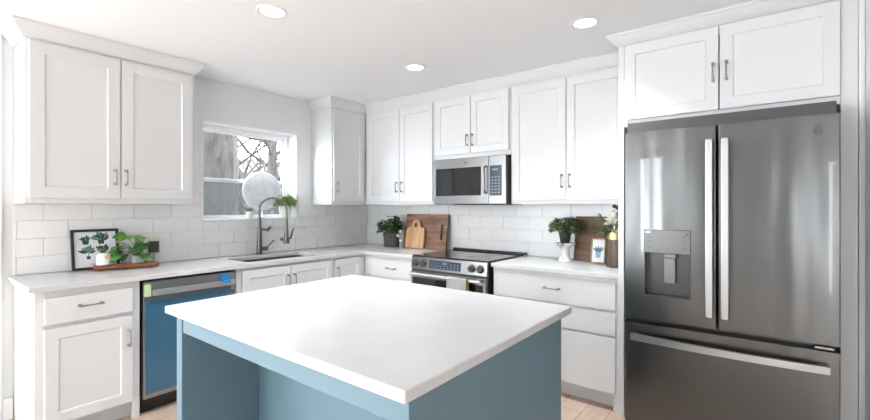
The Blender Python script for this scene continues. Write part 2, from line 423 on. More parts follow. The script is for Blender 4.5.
# ================================================================== SETTING
H = 2.461
Y_END = -7.2; X_END = 4.19; XF = 6.5
struct(MB().box(-0.2, XF, Y_END-0.1, 0.2, -0.1, 0).build('floor', M_floor, origin=(0, 0, 0)), 'light oak plank floor')
struct(MB().box(-0.2, XF, Y_END-0.1, 0.2, H, H+0.12).build('ceiling', M_ceil), 'smooth white ceiling')
WY0, WY1, WZ0, WZ1 = -1.911, -0.971, 1.227, 2.107
w = MB()
T = -0.2
SW0, SW1, SWZ0, SWZ1 = -6.1, -4.3, 0.6, 2.3
for (a, b, c, d) in ((SW1, WY0, 0, H), (WY0, WY1, 0, WZ0), (WY0, WY1, WZ1, H), (WY1, 0.2, 0, H), (Y_END-0.1, SW0, 0, H), (SW0, SW1, 0, SWZ0), (SW0, SW1, SWZ1, H)):
    w.box(T, 0, a, b, c, d)
bmesh.ops.remove_doubles(w.bm, verts=w.bm.verts[:], dist=1e-5)
struct(w.build('wall_left', M_wall, smooth=False), 'grey wall with the kitchen window')
struct(MB().box(0.0, X_END, 0, 0.2, 0, H).build('wall_back', M_wall, smooth=False), 'grey wall behind the range')
struct(MB().box(X_END, X_END+0.12, -0.82, 0.2, 0, H).box(X_END+0.1205, XF-0.1, -0.82, -0.70, 0, H).box(XF-0.1, XF, Y_END-0.1, -0.70, 0, H).build('wall_right', M_wall2, smooth=False), 'pale wall right of the refrigerator')
BW = (0.2, 1.5, 0.08, 2.35); BN = (1.83, 2.33, 0.08, 2.35); BD = (4.6, 5.4, 0, 2.05); XR = 6.4
w = MB()
for (a, b, c, d) in ((0, BW[0], 0, H), (BW[0], BW[1], 0, BW[2]), (BW[0], BW[1], BW[3], H), (BW[1], BN[0], 0, H), (BN[0], BN[1], 0, BN[2]), (BN[0], BN[1], BN[3], H), (BN[1], BD[0], 0, H), (BD[0], BD[1], BD[3], H), (BD[1], XF-0.1, 0, H)):
    w.box(a, b, Y_END-0.1, Y_END, c, d)
struct(w.build('wall_front', mat('grey_room_wall_paint', (0.16, 0.16, 0.16), 0.7), smooth=False), 'wall across the room behind the viewer, darkened to dim reflections')  # unseen wall kept dark to dim refrigerator reflections and cabinet fronts
w = MB()
for (a, b, c, d) in ((BD[0]+0.04, BD[0]+0.14, 0.01, BD[3]-0.03), (BD[1]-0.14, BD[1]-0.04, 0.01, BD[3]-0.03), (BD[0]+0.14, BD[1]-0.14, 0.01, 0.25), (BD[0]+0.14, BD[1]-0.14, BD[3]-0.15, BD[3]-0.03)):
    w.box(a, b, Y_END-0.09, Y_END-0.05, c, d)
struct(w.build('door_1', M_trim), 'added white door frame around the hall fill light')  # unseen door frame, made up to hold the hall fill lamp
struct(MB().box(3.55, 4.0, Y_END+0.002, Y_END+0.05, 0.0, 2.05, 0.004).build('door_2', mat('dark_stained_door', (0.06, 0.045, 0.035), 0.5)), 'dark closet door across the room')

def window_unit(idx, m, u0, u1, z0, z1, depth, label, sashes=True, panes=None):
    """m maps (u, w, z); w = 0 is the wall face and negative w goes outwards"""
    f = MB(m)
    wd = -depth
    f.box(u0, u0+0.012, wd-0.05, 0.0, z0+0.02, z1); f.box(u1-0.012, u1, wd-0.05, 0.0, z0+0.02, z1)
    f.box(u0+0.012, u1-0.012, wd-0.05, 0.0, z1-0.012, z1)
    f.box(u0+0.012, u0+0.05, wd-0.04, wd-0.0, z0+0.02, z1-0.012, 0.003); f.box(u1-0.05, u1-0.012, wd-0.04, wd-0.0, z0+0.02, z1-0.012, 0.003)
    f.box(u0+0.05, u1-0.05, wd-0.04, wd-0.0, z1-0.05, z1-0.012, 0.003)
    o = struct(f.build(f'window_{idx}', M_trim), label)
    MB(m).box(u0+0.001, u1-0.001, wd-0.05, 0.012, z0, z0+0.02, 0.003).build('window_sill', M_trim, o)
    zm = (z0+z1)/2 - 0.07
    for nm, a, b, ww in (('upper_sash', zm-0.015, z1-0.05, wd-0.035), ('lower_sash', z0+0.02, zm+0.02, wd-0.012)):
        s = MB(m); q = 0.022
        s.box(u0+0.05, u0+0.05+q, ww-0.02, ww, a, b, 0.002); s.box(u1-0.05-q, u1-0.05, ww-0.02, ww, a, b, 0.002)
        s.box(u0+0.05+q, u1-0.05-q, ww-0.02, ww, a, a+0.03, 0.002); s.box(u0+0.05+q, u1-0.05-q, ww-0.02, ww, b-q, b, 0.002)
        so = s.build(nm, M_trim, o)
        MB(m).box(u0+0.05+q, u1-0.05-q, ww-0.012, ww-0.008, a+0.03, b-q).build('pane', M_glass, so)
    return o
win1 = window_unit(1, WX, WY0, WY1, WZ0, WZ1, 0.135, 'white double hung window over the sink')
MB(WX).box(WY0+0.05, WY1-0.05, -0.183, -0.181, WZ0+0.02, 1.60).build('insect_screen', M_screen, win1)

# sliding windows of the room behind the viewer: frames only, their daylight is added area lamps
for idx, m, a, b, c, d, lab in ((2, Matrix(((1, 0, 0, 0), (0, 1, 0, Y_END), (0, 0, 1, 0), (0, 0, 0, 1))), *BW, 'added wide window frame for the back fill light'),
                                (4, Matrix(((1, 0, 0, 0), (0, 1, 0, Y_END), (0, 0, 1, 0), (0, 0, 0, 1))), *BN, 'narrow window across the room'),
                                (3, WX, SW0, SW1, SWZ0, SWZ1, 'added side window frame for the side fill light')):
    f = MB(m); n = 3 if idx != 4 else 2
    for i in range(n+1):
        x = a + (b-a-0.06)*i/n
        f.box(x, x+0.06, -0.05, 0.005, c, d)
    f.box(a, b, -0.05, 0.004, c, c+0.06); f.box(a, b, -0.05, 0.004, d-0.06, d)
    struct(f.build(f'window_{idx}', M_trim), lab)

# casing at far left, baseboards
struct(MB().box(0.001, 0.022, -3.22, -3.122, 0, H-0.002, 0.003).build('trim_1', M_trim), 'white casing at the left edge of the kitchen wall')
struct(MB().box(0.001, 0.016, -3.121, -3.069, 0, 0.14, 0.004).box(0.001, 0.013, -4.0, -3.221, 0, 0.14, 0.004).build('baseboard_left', M_trim), 'white baseboard')
struct(MB().box(X_END-0.016, X_END-0.001, -0.82, -0.68, 0, 0.14, 0.004).build('baseboard_right', M_trim), 'white baseboard')
struct(MB().box(4.166, 4.189, -0.676, -0.663, 0, 2.37, 0.003).box(4.1665, 4.1895, -0.662, -0.64, 0, H-0.002).build('trim_2', M_trim), 'white scribe moulding beside the refrigerator panel')

# crown mouldings
CR = [(0.0, 2.372), (0.006, 2.372), (0.012, 2.384), (0.026, 2.40), (0.042, 2.426), (0.050, 2.434), (0.052, 2.442), (0.060, 2.444), (0.060, H-0.001), (0.0, H-0.001)]
DU = 0.331
e = 0.001
m1 = MB(); sweep(m1, [(0.002, -3.065-e), (DU+e, -3.065-e), (DU+e, -2.11+e), (0.002, -2.11+e)], CR, 1)
struct(m1.build('trim_3', M_cab), 'crown moulding above the left wall cabinet')
m1 = MB(); sweep(m1, [(0.002, -0.799-e), (DU+e, -0.799-e), (DU+e, -DU-e), (3.054, -DU-e)], CR, 1)
struct(m1.build('trim_4', M_cab), 'crown moulding above the corner and range wall cabinets')
m1 = MB(); sweep(m1, [(3.055-e, -DU-0.07), (3.055-e, -0.66-e), (X_END-0.002, -0.66-e)], [(0, 2.39)]+[(o, z) for o, z in CR[1:3] if 0]+[(0.006, 2.39), (0.012, 2.398), (0.026, 2.408), (0.042, 2.428), (0.05, 2.436), (0.052, 2.443), (0.06, 2.445), (0.06, H-0.001), (0, H-0.001)], 1)
struct(m1.build('trim_5', M_cab), 'crown moulding above the refrigerator cabinet')

# backsplash tiles
def tiles(m, name, label, rows):
    g = MB(m)
    for (z0, z1, off, regs) in rows:
        for (a, b, top) in regs:
            g.box(a, b, 0.001, 0.006, z0, min(z1, top))
    t = MB(m); P = 0.2565; gp = 0.0016
    for (z0, z1, off, regs) in rows:
        for (a, b, top) in regs:
            k = math.floor((a-off)/P)
            while off+k*P < b:
                l = max(a, off+k*P); r_ = min(b, off+(k+1)*P); k += 1
                if r_-l > 0.012: t.box(l+gp, r_-gp, 0.003, 0.011, z0+gp, min(z1, top)-gp, 0.0015)
    o = struct(g.build(name, M_grout, smooth=False), label)
    t.build('tile_field', M_tile, o)
    return o
Z5 = [0.915, 1.031, 1.148, 1.265, 1.3765]
OA, OB = -2.156, -2.028
RU = (-3.07, -0.012)
tiles(WX, 'wall_backsplash_left', 'white subway tile backsplash on the window wall', [
    (Z5[0], Z5[1], OB, [(*RU, 9)]), (Z5[1], Z5[2], OA, [(*RU, 9)]),
    (Z5[2], Z5[3], OB, [(RU[0], WY0, 9), (WY0, WY1, 1.2265), (WY1, RU[1], 9)]),
    (Z5[3], Z5[4], OA, [(RU[0], WY0, 9), (WY1, RU[1], 9)]),
    (Z5[4], 1.477, OB, [(-2.109, WY0, 9), (WY1, -0.80, 9)])])
RX = (0.012, 3.054)
tiles(WY, 'wall_backsplash_back', 'white subway tile backsplash behind the range', [
    (Z5[i], Z5[i+1], (1.864, 1.739, 1.864, 1.739)[i], [(*RX, 9)]) for i in range(4)])

# ================================================================== WALL CABINETS
UB, UT = 1.377, H-0.002
GU = 'white wall cabinets'
a = cabinet(WX, 'wall_cabinet', 'white two-door shaker wall cabinet left of the window', -3.065, -2.11, UB, UT, DU, GU)
door(a, WX, -3.045, -2.592, 1.412, 2.352, DU+e, (-2.625, 1.556), 0.068); door(a, WX, -2.586, -2.135, 1.412, 2.352, DU+e, (-2.562, 1.556), 0.068)
a = cabinet(WX, 'wall_cabinet', 'narrow white one-door wall cabinet in the corner right of the window', -0.799, -0.336, UB, UT, DU, GU)
door(a, WX, -0.782, -0.372, 1.412, 2.352, DU+e, (-0.747, 1.553), 0.062)
a = cabinet(WY, 'wall_cabinet', 'white two-door wall cabinet in the corner left of the microwave', 0.003, 1.296, UB, UT, DU, GU, fill=((0.038, 0.41),))
door(a, WY, 0.385, 0.846, 1.412, 2.352, DU+e, (0.824, 1.556), 0.062); door(a, WY, 0.852, 1.280, 1.412, 2.352, DU+e, (0.892, 1.556), 0.062)
a = cabinet(WY, 'wall_cabinet', 'short white two-door wall cabinet directly above the microwave', 1.298, 2.111, 1.80, UT, DU, GU)
door(a, WY, 1.314, 1.711, 1.838, 2.352, DU+e, (1.686, 1.955), 0.058); door(a, WY, 1.717, 2.098, 1.838, 2.352, DU+e, (1.741, 1.955), 0.058)
a = cabinet(WY, 'wall_cabinet', 'tall white two-door wall cabinet between the microwave and the refrigerator panel', 2.1135, 3.052, UB, UT, DU, GU)
door(a, WY, 2.132, 2.590, 1.412, 2.352, DU+e, (2.563, 1.556), 0.062); door(a, WY, 2.596, 3.034, 1.412, 2.352, DU+e, (2.626, 1.556), 0.062)
FD = 0.66
a = cabinet(WY, 'wall_cabinet', 'deep white two-door cabinet directly above the refrigerator', 3.0925, 4.1015, 1.868, UT, FD, GU)
door(a, WY, 3.100, 3.598, 1.908, 2.378, FD+e, (3.573, 2.118), 0.06); door(a, WY, 3.604, 4.100, 1.908, 2.378, FD+e, (3.636, 2.118), 0.06)
tag(MB().box(3.055, 3.091, -0.66, -0.003, 0, UT, 0.001).build('end_panel', M_cab), 'tall white panel between the refrigerator and the drawer cabinet', 'panel')
tag(MB().box(4.1025, 4.165, -0.66, -0.003, 0, UT, 0.001).build('end_panel', M_cab), 'tall white panel on the right side of the refrigerator', 'panel')

# ================================================================== BASE CABINETS
BT = 0.882; BD_ = 0.61
GB = 'white base cabinets'
a = cabinet(WX, 'base_cabinet', 'white base cabinet with one drawer and door, left of the dishwasher', -3.065, -2.562, 0, BT, BD_, GB, toe=True, rails=(0.679,))
drawer(a, WX, -3.025, -2.604, 0.690, 0.842, BD_+e, (-2.818, 0.778))
door(a, WX, -3.025, -2.604, 0.122, 0.668, BD_+e, (-2.628, 0.53))
a = cabinet(WX, 'base_cabinet', 'white two-door sink base cabinet under the window', -1.928, -1.010, 0, BT, BD_, GB, toe=True, hollow=True)
door(a, WX, -1.885, -1.466, 0.122, 0.858, BD_+e, (-1.492, 0.735)); door(a, WX, -1.460, -1.028, 0.122, 0.858, BD_+e, (-1.434, 0.735))
a = cabinet(WX, 'base_cabinet', 'narrow white one-door base cabinet right of the sink cabinet', -1.008, -0.003, 0, BT, BD_, GB, toe=True, fill=((-0.70, -0.046),))
door(a, WX, -0.990, -0.665, 0.122, 0.858, BD_+e, (-0.968, 0.735))
a = cabinet(WY, 'base_cabinet', 'white base cabinet with a single-handled drawer left of the range', 0.614, 1.284, 0, BT, BD_, GB, toe=True, rails=(0.679,), fill=((0.657, 0.69),))
drawer(a, WY, 0.672, 1.266, 0.690, 0.852, BD_+e, (1.01, 0.771)); door(a, WY, 0.672, 1.266, 0.122, 0.668, BD_+e)
a = cabinet(WY, 'base_cabinet', 'white three-drawer base cabinet between the range and the refrigerator', 2.102, 3.052, 0, BT, BD_, GB, toe=True, rails=(0.660, 0.495))
drawer(a, WY, 2.120, 3.030, 0.668, 0.852, BD_+e, (2.597, 0.772)); drawer(a, WY, 2.120, 3.030, 0.502, 0.652, BD_+e); drawer(a, WY, 2.120, 3.030, 0.122, 0.488, BD_+e)

# countertops
SX0, SX1, SY0, SY1 = 0.185, 0.545, -1.80, -1.12
C0, C1 = 0.8825, 0.914
DC = 0.645
def in_L(x, y):
    if SX0 < x < SX1 and SY0 < y < SY1: return False
    return x < DC or y > -DC
mb = MB(); slab(mb, [0.0125, SX0, SX1, DC, 1.288], [-3.093, SY0, SY1, -DC, -0.0125], in_L, C0, C1)
tag(mb.build('countertop', M_quartz), 'white L-shaped quartz countertop holding the sink', 'countertop')
mb = MB(); slab(mb, [2.098, 3.053], [-DC, -0.0125], lambda x, y: True, C0, C1)
tag(mb.build('countertop', M_quartz), 'short white quartz countertop between the range and the refrigerator', 'countertop')

# sink
r = thing('kitchen_sink', ((SX0+SX1)/2, (SY0+SY1)/2, 0.68), 'undermount stainless steel sink below the window', 'sink')
mb = MB(); x0, x1, y0, y1 = SX0-0.004, SX1+0.004, SY0-0.004, SY1+0.004
zt, zb = C0-0.001, 0.70
vs = []
for q, z in ((0, zt), (0.004, zb+0.03), (0.03, zb)): vs += [(x0+q, y0+q, z), (x1-q, y0+q, z), (x1-q, y1-q, z), (x0+q, y1-q, z)]
for q, z in ((-0.003, zt), (-0.003, zb-0.004)): vs += [(x0+q, y0+q, z), (x1-q, y0+q, z), (x1-q, y1-q, z), (x0+q, y1-q, z)]
fs = [(8, 9, 10, 11), (16, 17, 18, 19)]
for a_, b_ in ((0, 4), (4, 8), (0, 12), (12, 16)):
    for i in range(4):
        j = (i+1) % 4; fs.append((a_+i, a_+j, b_+j, b_+i))
mb.raw(vs, fs); mb.build('basin', M_steel, r)
MB().lathe([(0.001, zb+0.001), (0.04, zb+0.001), (0.045, zb+0.004), (0.04, zb+0.006), (0.001, zb+0.003)], 0.365, -1.46).build('drain', M_nickel, r)

# faucet
FX, FY = 0.09, -1.44
r = thing('kitchen_faucet', (FX, FY, C1), 'brushed nickel pull-down faucet arching over the sink', 'faucet')
MB().lathe([(0.03, C1+e), (0.03, C1+0.008), (0.026, C1+0.012), (0.026, C1+0.02), (0.022, C1+0.16), (0.0195, C1+0.24), (0.0195, C1+0.25), (0.016, C1+0.26), (0.016, C1+0.335), (0.013, C1+0.34)], FX, FY).build('body', M_faucet, r)
SPX, SPY = 0.285, -1.283
ax = Vector((SPX-FX, SPY-FY, 0)); pts = []; ra = []
pts.append(Vector((FX, FY, C1+0.335))); pts.append(Vector((FX, FY, C1+0.42)))
for i in range(1, 13):
    t = math.pi*i/13
    pts.append(Vector((FX, FY, C1+0.42)) + ax*(0.5-0.5*math.cos(t)) + Vector((0, 0, 0.105*math.sin(t))))
pts.append(Vector((SPX, SPY, C1+0.40))); pts.append(Vector((SPX, SPY, C1+0.33)))
MB().tube(pts, 0.0105, 12).build('spout_hose', M_faucet, r)
o = MB().lathe([(0.012, C1+0.335), (0.0145, C1+0.325), (0.0145, C1+0.30), (0.017, C1+0.22), (0.021, C1+0.16), (0.021, C1+0.135), (0.027, C1+0.128), (0.030, C1+0.105), (0.028, C1+0.10), (0.001, C1+0.10)], SPX, SPY).build('spray_head', M_faucet, r)
MB().tube([(SPX+0.02, SPY+0.005, C1+0.14), (SPX+0.045, SPY+0.012, C1+0.15), (SPX+0.03, SPY+0.055, C1+0.24)], [0.009, 0.009, 0.005], 8).ball((SPX-0.03, SPY-0.03, C1+0.14), 0.017).build('spray_lever', M_faucet, o)
dv = Vector((0.13, 0.015, 0))
arm = MB().tube([(FX, FY, C1+0.233), Vector((FX, FY, C1+0.233))+dv*0.75, Vector((FX, FY, C1+0.233))+dv], [0.012, 0.009, 0.012], 10)
e1 = Vector((FX, FY, C1+0.233))+dv
arm.tube([e1+Vector((0, -0.02, -0.012)), e1+Vector((0.008, 0, 0.012)), e1+Vector((0.0, 0.02, 0.026))], [0.011, 0.015, 0.011], 8)
arm.build('docking_arm', M_faucet, r)
lv = MB().tube([(FX+0.02, FY+0.01, C1+0.055), (FX+0.06, FY+0.03, C1+0.055)], [0.016, 0.020], 12).ball((FX+0.062, FY+0.031, C1+0.055), 0.0205)
lv.tube([(FX+0.06, FY+0.035, C1+0.06), (FX+0.085, FY+0.075, C1+0.11), (FX+0.095, FY+0.095, C1+0.13)], [0.007, 0.0055, 0.006], 8)
lv.build('lever', M_faucet, r)

# ================================================================== DISHWASHER
r = thing('dishwasher', (0.32, -2.246, 0), 'dishwasher front under blue protective film with tape on top', 'dishwasher')
D0, D1 = -2.548, -1.942
MB(WX).box(D0+0.006, D1-0.006, 0.02, 0.58, 0.10, 0.868).build('tub_housing', M_black, r)
MB(WX).box(D0+0.004, D1-0.004, 0.50, 0.56, 0.001, 0.098).build('toe_panel', M_black, r)
dd = MB(WX).box(D0, D1, 0.582, 0.632, 0.105, 0.866, 0.004, 2).build('door', mat('dark_stainless', (0.38, 0.385, 0.385), 0.34, 1.0), r)
MB(WX).box(D0+0.012, D1-0.012, 0.6325, 0.6335, 0.135, 0.735).build('protective_film', M_film, dd)['label'] = 'blue protective film'
mb = MB(WX).box(D0+0.035, D1-0.035, 0.6325, 0.6335, 0.735, 0.768).build('film_edge', mat('grey_blue_film', (0.10, 0.13, 0.17), 0.25), dd)
mb = MB(WX)
mb.box(D0+0.045, D1-0.018, 0.655, 0.672, 0.775, 0.815, 0.006, 2)
for u in (D0+0.06, D1-0.04): mb.box(u-0.012, u+0.012, 0.6325, 0.656, 0.782, 0.808, 0.002)
mb.build('handle', M_bar, dd)
MB(WX).box(D0+0.004, D0+0.042, 0.6337, 0.6347, 0.772, 0.852).build('tape_strip', M_tapeg, dd)['label'] = 'pale green tape strip'
MB(WX).box(D1-0.115, D1-0.055, 0.6725, 0.6735, 0.795, 0.816).box(D1-0.115, D1-0.055, 0.6347, 0.6725, 0.8152, 0.816).box(D1-0.115, D1-0.055, 0.6337, 0.6347, 0.8152, 0.856).build('tape_strip', M_tapeb, dd)['label'] = 'bright blue tape strip'

# ================================================================== RANGE
r = thing('range', (1.686, -0.33, 0), 'slide-in stainless electric range with black glass cooktop', 'range')
A0, A1 = 1.294, 2.078
MB(WY).box(A0, A1, 0.03, 0.645, 0.06, 0.895).build('body', M_black, r)
MB(WY).box(A0-0.002, A1+0.003, 0.014, 0.655, 0.9155, 0.925, 0.002).build('cooktop', M_cooktop, r)
MB(WY).box(A0, A1, 0.03, 0.645, 0.895, 0.9155).build('cooktop_rim', M_dark, r)
for cx, cy, rr in ((1.52, 0.22, 0.085), (1.52, 0.48, 0.105), (1.89, 0.22, 0.085), (1.89, 0.48, 0.10)):
    MB(WY).tube([(cx+rr*math.cos(t*math.pi/20), cy+rr*math.sin(t*math.pi/20), 0.9252) for t in range(41)], 0.0012, 4).build('burner_ring', M_case, r)
MB(WY).box(A0+0.01, A1+0.03, 0.013, 0.045, 0.9255, 0.942, 0.003).build('rear_trim', M_black, r)
cp = MB(WY)
cp.prism([(0.646, 0.806), (0.676, 0.806), (0.664, 0.912), (0.646, 0.9145)], A0, A1, Matrix(((0, 0, 1, 0), (1, 0, 0, 0), (0, 1, 0, 0), (0, 0, 0, 1))))
cpo = cp.build('control_panel', M_steel, r)
tilt = lambda z: 0.676 - 0.012*(z-0.806)/0.106
MB(WY).prism([(tilt(0.822)-0.002, 0.822), (tilt(0.822)+0.002, 0.822), (tilt(0.892)+0.002, 0.892), (tilt(0.892)-0.002, 0.892)], 1.50, 1.83, Matrix(((0, 0, 1, 0), (1, 0, 0, 0), (0, 1, 0, 0), (0, 0, 0, 1)))).build('display', M_panel, cpo)
dl = MB(WY)
for i in range(9):
    for k in range(3):
        z = 0.833 + k*0.018; u = 1.522 + i*0.034
        if not (3 <= i <= 5 and k == 2): dl.box(u, u+0.014, tilt(z)+0.0022, tilt(z)+0.0026, z, z+0.0035)
for i, u in enumerate((1.645, 1.655, 1.668, 1.678)): dl.box(u, u+0.006, tilt(0.87)+0.0022, tilt(0.87)+0.0026, 0.865, 0.880)
dl.build('display_marks', M_lines, cpo)
for u in (1.345, 1.43, 1.937, 2.02):
    k = MB(WY); z = 0.857; w0 = tilt(z)
    k.tube([(u, w0+0.0005, z), (u, w0+0.004, z), (u, w0+0.005, z), (u, w0+0.028, z), (u, w0+0.031, z)], [0.034, 0.034, 0.027, 0.025, 0.022], 20)
    k.box(u-0.005, u+0.005, w0+0.031, w0+0.037, z-0.024, z+0.024, 0.002)
    k.build('knob', M_case, cpo)
MB(WY).box(A0+0.004, A1-0.004, 0.646, 0.668, 0.786, 0.803).build('vent_strip', M_dark, r)
od = MB(WY).box(A0+0.004, A1-0.004, 0.646, 0.682, 0.26, 0.785, 0.004, 2).build('oven_door', M_steel, r)
MB(WY).box(A0+0.03, A1-0.03, 0.6825, 0.6845, 0.36, 0.732).build('oven_window', M_glassblack, od)
h = MB(WY); h.tube([(A0+0.03, 0.722, 0.765), (A1-0.03, 0.722, 0.765)], 0.0145, 14)
for u in (A0+0.06, A1-0.06): h.box(u-0.014, u+0.014, 0.6825, 0.715, 0.753, 0.777, 0.003)
h.build('handle', M_bar, od)
MB(WY).box(A0+0.004, A1-0.004, 0.646, 0.680, 0.07, 0.25, 0.004, 2).build('storage_drawer', M_steel, r)
for u, wv in ((A0+0.05, 0.1), (A1-0.05, 0.1), (A0+0.05, 0.58), (A1-0.05, 0.58)):
    MB(WY).tube([(u, wv, 0), (u, wv, 0.06)], 0.018, 10).build('foot', M_black, r)

# towel over the oven handle
r = thing('dish_towel', (1.83, -0.722, 0.55), 'white waffle dish towel hanging over the oven door handle', 'towel')
def towel_part(u0, u1, off):
    vs, fs = [], []; n = 9; prof = []
    for i in range(6): prof.append((0.7045, 0.56 + 0.195*i/5))
    for i in range(1, 8):
        a = math.pi - math.pi*i/8; prof.append((0.722+0.0175*math.cos(a), 0.765+0.0175*math.sin(a)))
    for i in range(8): prof.append((0.7395+0.004*i/7, 0.76 - 0.30*i/7))
    for i in range(n):
        u = u0 + (u1-u0)*i/(n-1)
        for k, (w_, z) in enumerate(prof):
            wv = (0.003*math.sin(u*70+off)*(k/len(prof)) if k > 13 else 0)
            vs.append((u, w_+wv, z))
    K = len(prof)
    for i in range(n-1):
        for k in range(K-1): fs.append((i*K+k, (i+1)*K+k, (i+1)*K+k+1, i*K+k+1))
    mb = MB(WY).raw(vs, fs)
    bmesh.ops.solidify(mb.bm, geom=mb.bm.faces[:], thickness=0.0022)
    return mb
towel_part(1.735, 1.925, 0).build('cloth', M_towel, r)
towel_part(1.9255, 1.940, 0).build('stripe', M_stripeg, r)['label'] = 'olive stripe of the towel'
towel_part(1.9405, 1.952, 0).build('stripe', M_stripeb, r)['label'] = 'tan stripe of the towel'

# ================================================================== MICROWAVE
r = thing('microwave', (1.705, -0.2, 1.378), 'stainless over-the-range microwave with black glass door', 'microwave')
Q0, Q1, QZ0, QZ1 = 1.336, 2.100, 1.378, 1.796
MB(WY).box(Q0, Q1, 0.013, 0.375, QZ0, QZ1-0.0, 0.002).build('case', M_dark, r)
dr = MB(WY).box(Q0, 1.932, 0.376, 0.402, QZ0+0.004, QZ1-0.006, 0.003, 2).build('door', M_steel, r)
MB(WY).box(1.366, 1.858, 0.4022, 0.4045, 1.455, 1.706, 0.001).build('door_window', M_glassblack, dr)
hh = MB(WY).tube([(1.908, 0.4025, 1.475), (1.908, 0.43, 1.482), (1.908, 0.438, 1.50), (1.908, 0.440, 1.59), (1.908, 0.438, 1.68), (1.908, 0.43, 1.698), (1.908, 0.4025, 1.705)], 0.0105, 10)
hh.build('handle', M_steel, dr)
cp = MB(WY).box(1.936, Q1-0.002, 0.376, 0.402, QZ0+0.004, QZ1-0.006, 0.003, 2).build('control_column', M_steel, r)
MB(WY).box(1.945, 2.062, 0.4022, 0.4045, 1.452, 1.708, 0.001).build('keypad', M_panel, cp)
kl = MB(WY)
for i in range(3):
    for k in range(6):
        u = 1.965+i*0.03; z = 1.475+k*0.026
        kl.box(u, u+0.017, 0.4046, 0.4049, z, z+0.006)
for u in (1.975, 1.987, 2.003, 2.015): kl.box(u, u+0.008, 0.4046, 0.4049, 1.665, 1.682)
kl.build('keypad_marks', M_lines, cp)
def emblem(m, u, w_, z, rr, parent, material):
    b = MB(m)
    b.tube([(u+rr*math.cos(t*math.pi/16), w_, z+rr*math.sin(t*math.pi/16)) for t in range(33)], rr*0.12, 6)
    k = rr*0.5
    b.tube([(u-0.1*k+0.55*k*math.cos(t*math.pi/10)-0.35*k, w_, z+0.9*k*math.sin(t*math.pi/10)) for t in range(3, 21)], rr*0.09, 5)
    b.tube([(u+0.9*k, w_, z+0.7*k), (u+0.45*k, w_, z+0.8*k), (u+0.5*k, w_, z+0.05*k), (u+0.35*k, w_, z-0.7*k), (u+0.95*k, w_, z-0.7*k)], rr*0.09, 5)
    b.tube([(u-0.35*k, w_, z-0.1*k), (u+0.8*k, w_, z+0.1*k)], rr*0.08, 5)
    return b.build('emblem', material, parent)
emblem(WY, 1.70, 0.4026, 1.745, 0.013, dr, M_case)
MB(WY).box(Q0+0.20, Q1-0.02, 0.06, 0.36, QZ0-0.006, QZ0-0.0005).build('vent_grille', M_black, r)

# ================================================================== REFRIGERATOR
r = thing('refrigerator', (3.615, -0.45, 0), 'stainless french door refrigerator with water dispenser and bottom freezer', 'refrigerator')
F0, F1 = 3.150, 4.081; FM0, FM1 = 3.603, 3.611
FW0, FW1 = 0.815, 0.884
MB(WY).box(F0+0.006, F1-0.006, 0.03, 0.80, 0.03, 1.785, 0.003).build('case', M_case, r)
MB(WY).box(3.145, 4.075, 0.665, 0.80, 1.786, 1.862, 0.002).build('hinge_cover', M_case, r)
MB(WY).box(F0+0.02, F1-0.02, 0.70, 0.80, 0.0, 0.029).build('base_grille', M_black, r)
def slabdoor(u0, u1, z0, z1, cut=None):
    """door slab with crowned vertical edges; optional rectangular recess"""
    mb = MB(WY); c = 0.007
    us = [u0, u0+0.002, u0+c, u1-c, u1-0.002, u1]; ww = [FW1-0.009, FW1-0.003, FW1, FW1, FW1-0.003, FW1-0.009]
    if cut is None:
        poly = [(u0, FW0)] + list(zip(us, ww)) + [(u1, FW0)]
        mb.prism(poly, z0, z1)
        return mb
    a, b, p, q = cut
    poly = [(u0, FW0)] + list(zip(us, ww)) + [(u1, FW0)]
    mb.prism(poly, z0, p); mb.prism(poly, q, z1)
    mb.prism([(u0, FW0)] + list(zip(us[:3], ww[:3])) + [(a, FW1), (a, FW0)], p, q)
    mb.prism([(b, FW0), (b, FW1)] + list(zip(us[3:], ww[3:])) + [(u1, FW0)], p, q)
    mb.box(a, b, FW0, FW0+0.004, p, q)
    bmesh.ops.remove_doubles(mb.bm, verts=mb.bm.verts[:], dist=1e-5)
    # drop the internal faces between the stacked pieces
    kill = []
    for f in mb.bm.faces:
        zc = {round(v.co.z, 4) for v in f.verts}
        if len(zc) == 1 and (abs(list(zc)[0]-p) < 1e-4 or abs(list(zc)[0]-q) < 1e-4): kill.append(f)
    return mb
X0, X1, ZA, ZB, ZC = 3.254, 3.488, 0.842, 1.094, 1.228
ld = slabdoor(F0, FM0, 0.712, 1.790, (X0, X1, ZA, ZC)).build('left_door', M_fridge, r)
rd = slabdoor(FM1, F1, 0.712, 1.790).build('right_door', M_fridge, r)
fz = slabdoor(F0, F1, 0.045, 0.682).build('freezer_drawer', M_fridge, r)
M_disp = mat('dispenser_grey', (0.085, 0.085, 0.085), 0.35, 0.6)
dp = MB(WY).box(X0+0.001, X1-0.001, FW0+0.0045, FW1+0.003, ZB, ZC-0.001, 0.002).build('dispenser_panel', mat('dispenser_steel', (0.13, 0.13, 0.128), 0.35, 1.0), ld)
tr = MB(WY); t_ = 0.006
tr.box(X0+0.001, X0+t_, FW0+0.0045, FW1+0.002, ZA+0.001, ZB-0.001); tr.box(X1-t_, X1-0.001, FW0+0.0045, FW1+0.002, ZA+0.001, ZB-0.001)
tr.box(X0+t_, X1-t_, FW0+0.0045, FW1+0.002, ZA+0.001, ZA+0.012)
tr.box(X0+t_, X1-t_, FW0+0.0045, FW0+0.008, ZA+0.012, ZB-0.001)
tr.build('dispenser_recess', M_disp, ld)
pd = MB(WY).box(3.352, 3.408, FW0+0.03, FW0+0.040, 0.925, 1.065, 0.004, 2)
pd.box(3.355, 3.415, FW0+0.012, FW0+0.055, 1.068, 1.092, 0.003)
pd.build('dispenser_paddle', mat('paddle_grey', (0.20, 0.20, 0.20), 0.35, 0.6), ld)
dm = MB(WY)
